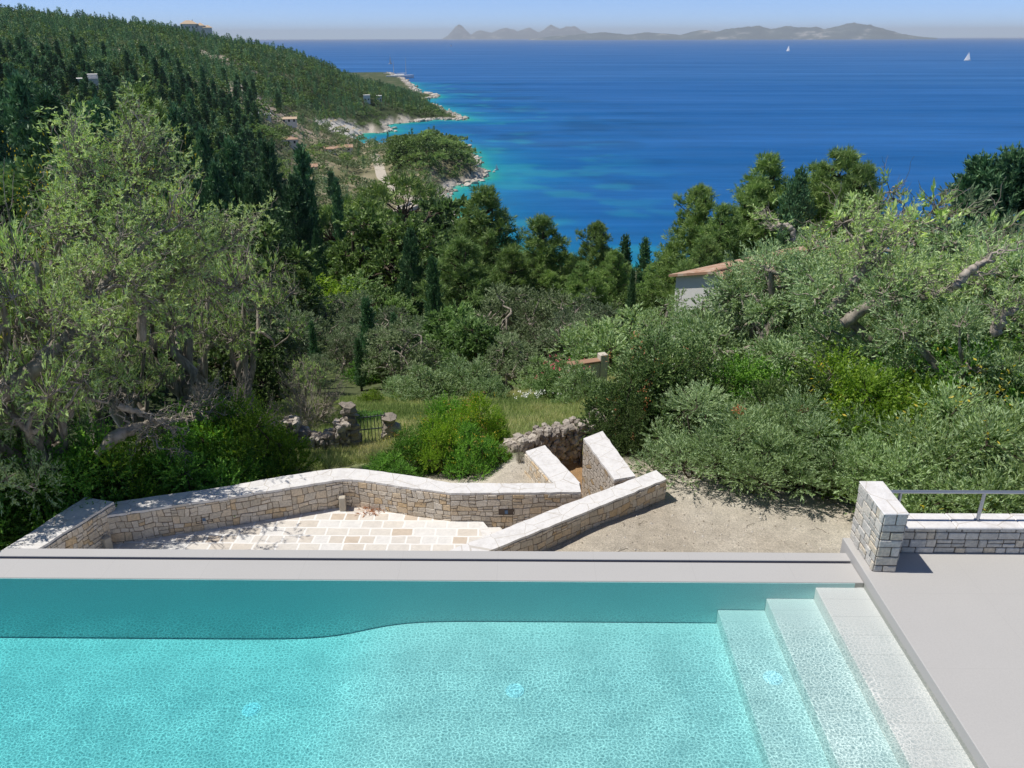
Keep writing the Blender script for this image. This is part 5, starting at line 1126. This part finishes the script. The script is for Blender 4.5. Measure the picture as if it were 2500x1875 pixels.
LAB = {'cypress': 'dark pointed cypress', 'oak': 'round evergreen oak', 'olive': 'small grey olive', 'dark_conifer': 'dark ragged conifer', 'umbrella_pine': 'umbrella pine'}
ZN = ['in the olive grove by the bay', 'on the wooded point between the two coves', 'on the wooded hillside left of the bay']
low = {}
def lowpoly(kind, v):
    if (kind, v) in low: return low[(kind, v)]
    cr, wd, H = tree_mesh(kind, hash_(kind)+v*17, {'cypress': 0.15, 'dark_conifer': 0.12, 'oak': 0.022, 'olive': 0.014, 'umbrella_pine': 0.04}[kind], {'cypress': 4.2, 'dark_conifer': 4.3, 'oak': 6.6, 'olive': 7.5, 'umbrella_pine': 4.5}[kind], False)
    V = np.concatenate(cr.v); T = np.concatenate(cr.t); q = len(V)//4; sel = np.sort(np.random.RandomState(v).permutation(q)[:min(q, 210)])
    V = V.reshape(-1, 4, 3)[sel].reshape(-1, 3); T = T.reshape(-1, 4)[sel].ravel()
    low[(kind, v)] = (V/H, T); return low[(kind, v)]
MATI = {'cypress': 0, 'dark_conifer': 0, 'oak': 1, 'olive': 2, 'umbrella_pine': 3}
nfar = 0
for (D, x, y, z, H, kd, zone) in pts:
    cnt[kd] = cnt.get(kd, 0)+1
    wsc = FR.uniform(0.85, 1.2)*(1.7 if kd == 'cypress' else (1.3 if zone else 1.1))
    if cnt[kd] <= CAP[kd]:
        put(kd, x, y, z-0.3, H, wsc, 2 if D < 300 else 3, LAB[kd]+' '+ZN[zone], group={'cypress': 'cypresses', 'oak': 'evergreen oaks', 'olive': 'grey olives', 'dark_conifer': 'dark conifers', 'umbrella_pine': 'umbrella pines'}[kd]+' '+ZN[zone]); nfar += 1
    else:
        V, T = lowpoly(kd, FR.randint(3)); a = FR.uniform(0, 6.28); c_, s_ = math.cos(a), math.sin(a)
        W = V.copy(); W[:, 0], W[:, 1] = (V[:, 0]*c_-V[:, 1]*s_)*H*wsc, (V[:, 0]*s_+V[:, 1]*c_)*H*wsc; W[:, 2] = V[:, 2]*H
        W += (x, y, z-0.3); forest.add(W, np.arange(len(W)).reshape(-1, 4), MATI[kd], np.clip(T+FR.normal(0, 0.2), 0, 1))
if forest.n:
    o = forest.build('woods', [M['cypress'], M['oak'], M['olive_far'], M['pine']]); tag(o, 'dense evergreen woods covering the far hillside above the bay', None, None, 'stuff')
print('far trees', len(pts), cnt, 'individual', nfar, 'veg time', __import__('time').time()-_T0)

# ------------------------------------------------------------------ houses
def house_mats():
    M['limewash'] = simple('white limewash', (0.78, 0.76, 0.72), 0.9, 0.06, 2, 0.2)
    M['cream_wall'] = simple('cream render', (0.62, 0.56, 0.46), 0.9, 0.08, 2, 0.2)
    M['shutter'] = simple('blue grey shutters', (0.12, 0.18, 0.24), 0.6)
    M['pane'] = simple('dark window glass', (0.03, 0.04, 0.05), 0.15, spec=0.5)
    k = N('terracotta tiles'); uv = k.coord('UV'); co = k.coord()
    wv = k.node('ShaderNodeTexWave', {'Vector': uv, 'Scale': 1.6, 'Distortion': 0.3}, bands_direction='X')
    vo = k.node('ShaderNodeTexVoronoi', {'Vector': k.mapping(uv, (5.0, 2.6, 1)), 'Scale': 1.0}, voronoi_dimensions='2D')
    c = k.ramp(k.node('ShaderNodeSeparateColor', {0: vo.outputs[1]}).outputs[0], [(0, (0.52, 0.32, 0.21)), (0.5, (0.64, 0.43, 0.30)), (0.85, (0.70, 0.56, 0.43))], 'CONSTANT')
    c = k.mix(0.5, c, k.ramp(wv.outputs[0], [(0, 0.45), (0.5, 1.1)]), 'MULTIPLY')
    M['tiles'] = k.pbr(c, 0.85, k.bump(wv.outputs[0], 0.8, 0.08), 0.1)
    M['pale_tiles'] = simple('sun bleached roof tiles', (0.60, 0.46, 0.32), 0.85, 0.15, 3, 0.3)
    M['grey_sheet'] = simple('grey roof sheet', (0.36, 0.38, 0.40), 0.6)
house_mats()
def build_house(x, y, z, rz, L, Wd, Hw, label, roof='gable', wall='limewash', roofm='tiles', pitch=0.36, win=2, over=0.35, wings=(), drop=2.5, cat='house', name='house', chim=True):
    e = empty(name, (x, y, z), label, cat, None, rz)
    def blk(cx, cy, L, Wd, Hw, roof):
        m = MB(); m.box(cx-L/2, cx+L/2, cy-Wd/2, cy+Wd/2, -drop, Hw)
        rp = Wd/2*pitch
        if roof == 'gable':
            for sx in (-1, 1): m.add([(cx+sx*L/2, cy-Wd/2, Hw), (cx+sx*L/2, cy+Wd/2, Hw), (cx+sx*L/2, cy, Hw+rp)], [(0, 1, 2) if sx > 0 else (0, 2, 1)])
        m.build('wall', M[wall], e)
        o = over; t = 0.14; r = MB()
        if roof == 'flat':
            r.cbox(cx-L/2-0.1, cx+L/2+0.1, cy-Wd/2-0.1, cy+Wd/2+0.1, Hw-0.02, Hw+0.22, 0.03)
        elif roof == 'gable':
            zo = Hw-o*pitch
            for sy in (-1, 1):
                a = [(cx-L/2-o, cy+sy*(Wd/2+o), zo), (cx+L/2+o, cy+sy*(Wd/2+o), zo), (cx+L/2+o, cy, Hw+rp), (cx-L/2-o, cy, Hw+rp)]
                b = [(p[0], p[1], p[2]+t) for p in a]; sl = math.hypot(Wd/2+o, rp+o*pitch)
                uv = [(0, 0), (L+2*o, 0), (L+2*o, sl), (0, sl)]
                r.add(a+b, [(4, 5, 6, 7), (3, 2, 1, 0), (0, 1, 5, 4), (1, 2, 6, 5), (3, 0, 4, 7)] if sy < 0 else [(7, 6, 5, 4), (0, 1, 2, 3), (4, 5, 1, 0), (5, 6, 2, 1), (7, 4, 0, 3)], uv=uv+uv)
            for i in range(int((L+2*o)/0.42)):
                xx = cx-L/2-o+0.21+i*0.42; r.tube([(xx-0.2, cy, Hw+rp+0.13), (xx+0.2, cy, Hw+rp+0.15)], 0.10, 6, cap=True)
        else:
            zo = Hw-o*pitch; rl = max(L/2-Wd/2, 0.3); A = [(cx-L/2-o, cy-Wd/2-o, zo), (cx+L/2+o, cy-Wd/2-o, zo), (cx+L/2+o, cy+Wd/2+o, zo), (cx-L/2-o, cy+Wd/2+o, zo)]; T = [(cx-rl, cy, Hw+rp), (cx+rl, cy, Hw+rp)]
            V = A+T; Fq = [(0, 1, 5, 4), (2, 3, 4, 5)]; r.add(V, Fq, uv=[(p[0], p[1]*1.1) for p in V]); r.add(V, [(1, 2, 5), (3, 0, 4)], uv=[(p[1], p[0]*1.1) for p in V]); r.add(A, [(3, 2, 1, 0)])
        ro = r.build('roof', M[roofm], e)
        return ro
    ro = blk(0, 0, L, Wd, Hw, roof)
    if roof != 'flat' and L > 7 and chim:
        ch = MB(); ch.cbox(L*0.22, L*0.22+0.6, 0.3, 0.9, Hw, Hw+Wd/2*pitch+0.8, 0.03); ch.build('chimney', M[wall], ro)
    for (cx, cy, l_, w_, h_, rf) in wings: blk(cx, cy, l_, w_, h_, rf)
    for i in range(win):
        xx = -L/2+L*(i+0.5)/win
        f = MB()
        for b in [(xx-0.55, xx-0.47, -Wd/2-0.05, -Wd/2+0.02, 0.75, 2.15), (xx+0.47, xx+0.55, -Wd/2-0.05, -Wd/2+0.02, 0.75, 2.15), (xx-0.47, xx+0.47, -Wd/2-0.05, -Wd/2+0.02, 2.07, 2.15), (xx-0.47, xx+0.47, -Wd/2-0.07, -Wd/2+0.02, 0.75, 0.83)]: f.box(*b)
        fo = f.build('window', M['shutter'], e)
        p_ = MB(); p_.box(xx-0.47, xx+0.47, -Wd/2-0.02, -Wd/2+0.02, 0.83, 2.07); p_.build('pane', M['pane'], fo)
    return e
# near house on the right: white wall at the left end, tiled roof rising to the right
a = hd(1636, 668, 39); b = hd(1850, 640, 44)
rzh = math.atan2(b[1]-a[1], b[0]-a[0])
cx_, cy_ = (a+(b-a)*0.75)[:2]; cx_ += 3.2*math.cos(rzh); cy_ += 3.2*math.sin(rzh)
build_house(cx_+1.0, cy_+1.5, -10.0, rzh, 11.0, 6.0, 3.75, 'white walled house with terracotta tiled roof half hidden by olives', 'gable', win=3, drop=1.5, over=0.3, pitch=0.28, chim=False)
# garden wall and pillar beyond the oleander
gw = hd(1428, 872, 30); m = MB(); e = empty('garden_wall', (gw[0], gw[1], gw[2]-1.7), 'low stone garden wall with tiled top and a square pillar behind the oleander', 'garden wall', rz=0.35)
m.box(-0.65, 0.6, -0.15, 0.15, -0.5, 1.45); m.build('wall', M['cream_wall'], e)
m = MB(); m.cbox(-0.7, 0.62, -0.2, 0.2, 1.45, 1.53, 0.01); m.build('tile_cap', M['tiles'], e)
m = MB(); m.cbox(0.62, 0.95, -0.17, 0.17, -0.5, 1.75, 0.02); m.build('pillar', M['cream_wall'], e)
def far_house(i, label, hw=2.8, depth=6, rz=None, lift=0, **kw):
    p, D = HPOS[i]; L = HOUSE_PX[i][2]*D/CAM_F
    return build_house(p[0], p[1], p[2]-0.2+lift, -math.atan2(p[0], p[1]) if rz is None else rz, L, depth, hw, label, **kw)
far_house(0, 'orange roofed cottage with white gable near the beach', hw=3.0, roof='hip', win=3)
far_house(1, 'long orange roofed farmhouse behind the slim cypress', hw=2.8, depth=5.5, win=4, wall='cream_wall')
far_house(2, 'pale orange roofed beach tavern', hw=2.6, depth=7, win=2)
far_house(3, 'small low tiled hut beside the beach tavern', hw=2.4, depth=5, win=2)
far_house(4, 'low orange roofed villa on the wooded point', hw=2.7, depth=6, win=3, wall='cream_wall', lift=2.5, drop=5)
far_house(5, 'flat roofed white villa in the dark woods', hw=5.0, depth=8, roof='flat', win=4, roofm='limewash', wings=[(2.5, 0.5, 5, 6, 6.6, 'flat')], lift=2, drop=6)
far_house(6, 'white house among the pines on the headland', hw=5, depth=6, win=2, roofm='limewash', roof='flat')
far_house(7, 'smaller white house nearest the headland tip', hw=5, depth=6, win=2, roofm='limewash', roof='flat')
far_house(8, 'grey roofed greenhouse shed in the valley', hw=2.6, depth=8, win=0, roof='gable', roofm='grey_sheet', wall='limewash')
far_house(9, 'small grey shed beside the greenhouse', hw=2.8, depth=5, win=0, roof='gable', roofm='grey_sheet')
far_house(10, 'long low building with pale tiled roof in the valley', hw=2.4, depth=5, win=4, roofm='pale_tiles')
build_house(VILLA[0], VILLA[1], VILLA[2]-7.2, -_a0, 15, 10, 4.6, 'large cream villa with hipped roof crowning the ridge', 'hip', 'limewash', 'pale_tiles', 0.55, 5, 0.8, wings=[(-13, -3, 10, 7, 2.4, 'flat'), (10, -1, 7, 8, 3.2, 'hip'), (16, -3, 8, 6, 1.5, 'hip')], drop=9, name='villa', cat='villa')
# gravel road through the grove
mr = MB(); zz_ = []
pts_ = []
for a_, b_ in zip(road[:-1], road[1:]):
    for t in np.linspace(0, 1, 8, endpoint=False): pts_.append(a_+(b_-a_)*t)
pts_ = np.array(pts_)
for _ in range(4): pts_[1:-1] = (pts_[:-2]+2*pts_[1:-1]+pts_[2:])/4
dd = np.gradient(pts_, axis=0); dd /= np.linalg.norm(dd, axis=1)[:, None]; nn_ = np.c_[-dd[:, 1], dd[:, 0]]
lr = np.stack([pts_-nn_*2.6, pts_-nn_*0.9, pts_+nn_*0.9, pts_+nn_*2.6], 1); zz_ = height(lr[..., 0].ravel(), lr[..., 1].ravel()).reshape(lr.shape[:2]); zm = zz_.max(1)+0.15
V = np.concatenate([lr, np.repeat(zm[:, None], 4, 1)[..., None]], -1).reshape(-1, 3)
mr.add(V, [(4*i+j, 4*i+j+1, 4*i+j+5, 4*i+j+4) for i in range(len(pts_)-1) for j in range(3)])
Vs = V.reshape(-1, 4, 3)
for s_ in (0, 3):
    q = np.stack([Vs[:, s_], Vs[:, s_]-[0, 0, 1.5]], 1).reshape(-1, 3); mr.add(q, [(2*i, 2*i+2, 2*i+3, 2*i+1) for i in range(len(pts_)-1)])
M['road'] = simple('dusty gravel road', (0.55, 0.49, 0.40), 0.95, 0.15, 0.6)
tag(mr.build('road', M['road']), kind='structure')
# retaining wall of the hairpin
rw = [ground_hit(x, y, 200)[0] for x, y in [(968, 512), (985, 509), (1002, 503), (1012, 494)]]
m = MB(); 
for p_, q_ in zip(rw[:-1], rw[1:]):
    d = unit(q_[:2]-p_[:2]); n_ = np.array([-d[1], d[0]])*0.25
    zt = max(p_[2], q_[2])+1.1
    m.prism([tuple(p_[:2]-n_), tuple(q_[:2]-n_), tuple(q_[:2]+n_), tuple(p_[:2]+n_)], min(p_[2], q_[2])-1, zt)
tag(m.build('retaining_wall', M['cream_wall']), 'curved pale retaining wall at the road bend above the near cove', 'retaining wall')
# beach umbrellas
M['straw'] = simple('straw umbrella thatch', (0.50, 0.40, 0.26), 0.9, 0.2, 6)
for i, (x, y) in enumerate([(812, 334), (822, 330), (833, 335), (843, 329), (852, 334), (864, 327), (872, 330), (826, 340), (880, 325)]):
    p = pl(x, y, SEA+1.2); p[2] = gz(p[0], p[1]); e = empty('beach_umbrella', tuple(p), 'tiny straw beach umbrella on the pale cove beach', 'beach umbrella', 'straw umbrellas on the cove beach')
    m = MB(); m.tube([(0, 0, -0.3), (0, 0, 2.5)], 0.06, 6); m.build('pole', M['bark_dry'], e)
    th = np.arange(12)*PI/6; m = MB(); m.add(np.r_[np.c_[1.7*np.cos(th), 1.7*np.sin(th), np.full(12, 2.0)], [[0, 0, 2.9]], [[0, 0, 2.15]]], [(j, (j+1) % 12, 12) for j in range(12)]+[((j+1) % 12, j, 13) for j in range(12)]); m.build('canopy', M['straw'], e)
# shore rocks
r_ = np.random.RandomState(77); mb = MB(); M['shore_rock'] = ashmat('sun bleached shore rock', (0.34, 0.31, 0.26), (0.52, 0.47, 0.40), (0.66, 0.61, 0.54))
for i in range(len(COAST_PX)-1):
    if not (6 <= i <= 46): continue
    a_, b_ = COAST[i], COAST[i+1]; L = np.linalg.norm(b_-a_)
    if COAST_PX[i][0] < 900 and COAST_PX[i][1] > 321: continue
    for _ in range(int(L/2.0)):
        p = a_+(b_-a_)*r_.rand()+r_.normal(0, 2.6, 2); s = r_.uniform(0.7, 2.6)*(1.4 if COAST_PX[i][1] < 300 else 1)
        blob(mb, np.array([p[0], p[1], SEA+s*0.15]), (s, s*0.75, s*0.55), r_, r_.rand())
tag(mb.build('rocks', M['shore_rock']), 'pale boulders scattered along the water line', None, None, 'stuff')

# ------------------------------------------------------------------ boats
M['hull_white'] = simple('white gelcoat', (0.82, 0.82, 0.80), 0.35, 0.03); M['sail'] = simple('white sailcloth', (0.85, 0.85, 0.84), 0.8, 0.03)
M['hull_dark'] = simple('navy hull stripe', (0.03, 0.05, 0.10), 0.4); M['spar'] = simple('pale aluminium spar', (0.6, 0.6, 0.6), 0.4)
def hull(m, L, B, fb, mat=0):
    st = []; n = 13
    for i in range(n):
        t = i/(n-1); w_ = B/2*math.sin(PI*min(1, 0.22+0.78*(1-t)))**0.7 if t > 0.25 else B/2*(0.72+1.12*t); w_ = max(w_*(1 if t < 0.98 else 0.05), 0.02); sh = fb*(1+0.35*t*t)
        x = -L/2+L*t; st.append([(x, -w_, sh), (x, -w_*0.85, 0.1*fb), (x, 0, -0.5*fb), (x, w_*0.85, 0.1*fb), (x, w_, sh)])
    V = np.array(st).reshape(-1, 3); F = [(5*i+j, 5*i+j+5, 5*i+j+6, 5*i+j+1) for i in range(n-1) for j in range(4)]+[(5*i+4, 5*i+9, 5*i+5, 5*i) for i in range(n-1)]
    m.add(V, F, mat, smooth=False); m.add(V[:5], [(0, 1, 2, 3, 4)], mat)
def sailboat(px, py, Hm, label, sails=True, masts=(0.05,), heading=0.3, name='sailboat', cat='sailboat', L=None, heel=0.0):
    p = pl(px, py, SEA+0.5); L = L or Hm*0.78
    e = empty(name, (p[0], p[1], SEA+0.1), label, cat, None, heading); e.rotation_euler = (heel, 0, heading)
    m = MB(); hull(m, L, L*0.27, L*0.085); m.build('hull', M['hull_white'], e)
    m = MB(); m.cbox(-L*0.18, L*0.16, -L*0.07, L*0.07, L*0.085, L*0.135, L*0.015); m.build('cabin', M['hull_white'], e)
    for k_, mx_ in enumerate(masts):
        hh = Hm*(1 if k_ == 0 else 0.8); X = L*mx_
        m = MB(); m.tube([(X, 0, L*0.05), (X, 0, hh)], [L*0.012, L*0.006], 6); m.tube([(X, 0, L*0.17), (X-L*0.38, 0, L*0.16)], L*0.009, 6); m.build('mast', M['spar'], e)
        if sails:
            n = 8; V = []
            for i in range(n+1):
                t = i/n; zz = L*0.18+(hh-L*0.2)*t; w_ = L*0.38*(1-t)**0.85
                V += [(X-0.02*L, 0, zz), (X-0.02*L-w_*0.5, L*0.045*(1-t), zz), (X-0.02*L-w_, L*0.02*(1-t), zz)]
            m = MB(); m.add(V, [(3*i+j, 3*i+j+1, 3*i+j+4, 3*i+j+3) for i in range(n) for j in range(2)], smooth=True); m.build('mainsail', M['sail'], e)
            V = []
            for i in range(n+1):
                t = i/n; zz = L*0.12+(hh*0.86-L*0.12)*t; x0 = X+0.02*L; x1 = L*0.48*(1-t)+x0*t
                V += [(x1, 0, zz), ((x0+x1)/2, L*0.05*(1-t), zz), (x0-0.08*L*(1-t), L*0.05*(1-t), zz)]
            m = MB(); m.add(V, [(3*i+j, 3*i+j+1, 3*i+j+4, 3*i+j+3) for i in range(n) for j in range(2)], smooth=True); m.build('jib', M['sail'], e)
    return e
sailboat(2362, 148, 26, 'white sloop under full sail nearest to the right hand horizon', heading=2.6, heel=0.08)
sailboat(1924, 125, 30, 'distant white sloop below the island with its sails up', heading=2.2, heel=0.05)
sailboat(1101, 113, 26, 'faint tiny sailing boat near the horizon', heading=0.9)
sailboat(953, 156, 25, 'small white sailing boat just off the wooded headland', heading=1.3)
sailboat(977, 190, 36, 'big two masted white yacht anchored behind the headland', sails=False, masts=(0.22, -0.22), heading=0.1, name='sailing_yacht', cat='yacht', L=52)
sailboat(1212, 413, 3.6, 'little white sailing dinghy off the near point', heading=1.0, cat='dinghy', name='sailing_dinghy', L=3.6)

# ------------------------------------------------------------------ grass, gravel, leaves
def scatter_grass():
    r_ = np.random.RandomState(12); m = MB(); n = 26000
    a = np.radians(r_.uniform(-20, 9, n)); D = r_.uniform(19.5, 33, n); x = D*np.sin(a); y = D*np.cos(a); z = height(x, y)
    ok = ~inpoly(x, y, PASSAGE); x, y, z = x[ok], y[ok], z[ok]; pt = fbm(x/2.0+30, y/2.0+9)
    nb = 5; X = np.repeat(x, nb)+r_.normal(0, 0.06, len(x)*nb); Y = np.repeat(y, nb)+r_.normal(0, 0.06, len(x)*nb); Z = np.repeat(z, nb)-0.02
    A = r_.normal(0, 0.45, (len(X), 3)); A[:, 2] = 1
    put_leaves(m, np.c_[X, Y, Z], A, 0.26, 0.022, r_, np.repeat(pt*1.1-0.18, nb)+r_.normal(0, 0.12, len(X)))
    k = N('meadow grass'); t = k.attr('tint').outputs['Fac']; c = k.ramp(t, [(0.1, (0.20, 0.30, 0.08)), (0.45, (0.44, 0.52, 0.19)), (0.8, (0.74, 0.68, 0.36))])
    d = k.node('ShaderNodeBsdfPrincipled', {'Base Color': c, 'Roughness': 0.7, 'Specular IOR Level': 0.2}); tr = k.node('ShaderNodeBsdfTranslucent', {'Color': c}); mx = k.node('ShaderNodeMixShader', {0: 0.35, 1: d.outputs[0], 2: tr.outputs[0]}); k.t.links.new(mx.outputs[0], k.out.inputs[0])
    tag(m.build('grass', k.m), 'long summer grass with straw coloured patches on the meadow', None, None, 'stuff')
scatter_grass()
def scatter_gravel():
    r_ = np.random.RandomState(4); m = MB(); n = 5200
    x = r_.uniform(-0.5, 15, n); y = r_.uniform(8.8, 18.5, n); ok = (height(x, y) > -3.9) & ~inpoly(x, y, [(-2.6, 11.2), (3.2, 15.4), (3.0, 15.9), (-3, 11.7)]); x, y = x[ok], y[ok]; z = height(x, y)
    for i in range(len(x)):
        s = 0.012+0.03*r_.rand()**3; a = r_.rand()*6; V = np.array([(math.cos(a)*s, math.sin(a)*s, 0), (-math.sin(a)*s*.8, math.cos(a)*s*.8, 0), (-math.cos(a)*s, -math.sin(a)*s, 0), (math.sin(a)*s*.9, -math.cos(a)*s*.9, 0), (0.1*s, 0, s*0.8)])+(x[i], y[i], z[i])
        m.add(V, [(0, 1, 4), (1, 2, 4), (2, 3, 4), (3, 0, 4)], 0, r_.rand())
    tag(m.build('gravel', ashmat('loose gravel', (0.30, 0.26, 0.20), (0.50, 0.45, 0.37), (0.68, 0.64, 0.57))), 'loose pale stones over the dusty yard', None, None, 'stuff')
    m = MB()
    for i in range(330):
        x = r_.uniform(0.5, 14); y = r_.uniform(10, 17.8) if r_.rand() < .4 else r_.uniform(15.2, 17.8)
        z = gz(x, y)
        if z < -3.9: continue
        a = r_.rand()*6.28; L = r_.uniform(0.08, 0.3); p = np.array([x, y, z+0.012]); e1 = p+np.array([math.cos(a)*L, math.sin(a)*L, 0.01]); m.tube(curve(p, e1, r_, 4, 0.25, 0), 0.004, 3)
    tag(m.build('twigs', M['bark_dark']), 'dry twigs lying on the gravel', None, None, 'stuff')
    m = MB(); c = pl(906, 1249, PATZ); n = 90
    put_leaves(m, np.c_[c[0]+r_.normal(0, .16, n), c[1]+r_.normal(0, .09, n), PATZ+0.01+0.05*r_.rand(n)], r_.normal(0, 1, (n, 3))*(1, 1, .25), 0.11, 0.02, r_, r_.rand(n))
    o = m.build('dead_leaves', foliage('rust brown dead leaves', (0.16, 0.07, 0.04), (0.35, 0.17, 0.09), (0.5, 0.3, 0.18), 0.1)); tag(o, 'little heap of rust brown dead leaves on the patio', None, None, 'stuff')
scatter_gravel()
# oleander, daisies, orange tufts
M['pink'] = simple('pink petals', (0.75, 0.16, 0.22), 0.7); M['white_petal'] = simple('white petals', (0.85, 0.85, 0.80), 0.7); 
ol = fit('shrub', 1372, 868, 30, 1.0, 'oleander with pink flowers beside the garden wall', mat='soft')
r_ = np.random.RandomState(5); m = MB()
for i in range(30):
    c = np.array([r_.normal(0, .9), r_.normal(0, .9), r_.uniform(1.6, 3.0)]); put_leaves(m, c+r_.normal(0, .05, (9, 3)), r_.normal(0, 1, (9, 3)), .10, .07, r_, .5)
m.build('flowers', M['pink'], ol)
dz = hd(1320, 952, 29); m = MB()
for i in range(38):
    x, y = dz[0]+r_.normal(0, .55), dz[1]+r_.normal(0, .4); put_leaves(m, np.array([x, y, gz(x, y)+r_.uniform(.35, .6)])+r_.normal(0, .03, (6, 3)), r_.normal(0, 1, (6, 3))*(1, 1, .4), .07, .05, r_, .5)
tag(m.build('daisies', M['white_petal']), 'patch of white daisies below the broad grey olive', None, None, 'stuff')

# ------------------------------------------------------------------ air
k = N('haze'); pv = k.node('ShaderNodeVolumePrincipled', {'Color': (0.93, 0.97, 1.0, 1), 'Density': 3.2e-5, 'Anisotropy': 0.0}); k.t.links.new(pv.outputs[0], k.out.inputs[1])
m = MB(); m.box(-58000, 58000, -3000, 62000, SEA-40, 520)
HZ = m.build('haze', k.m); tag(HZ, kind='stuff'); HZ['label'] = 'thin pale sea haze over the whole bay'
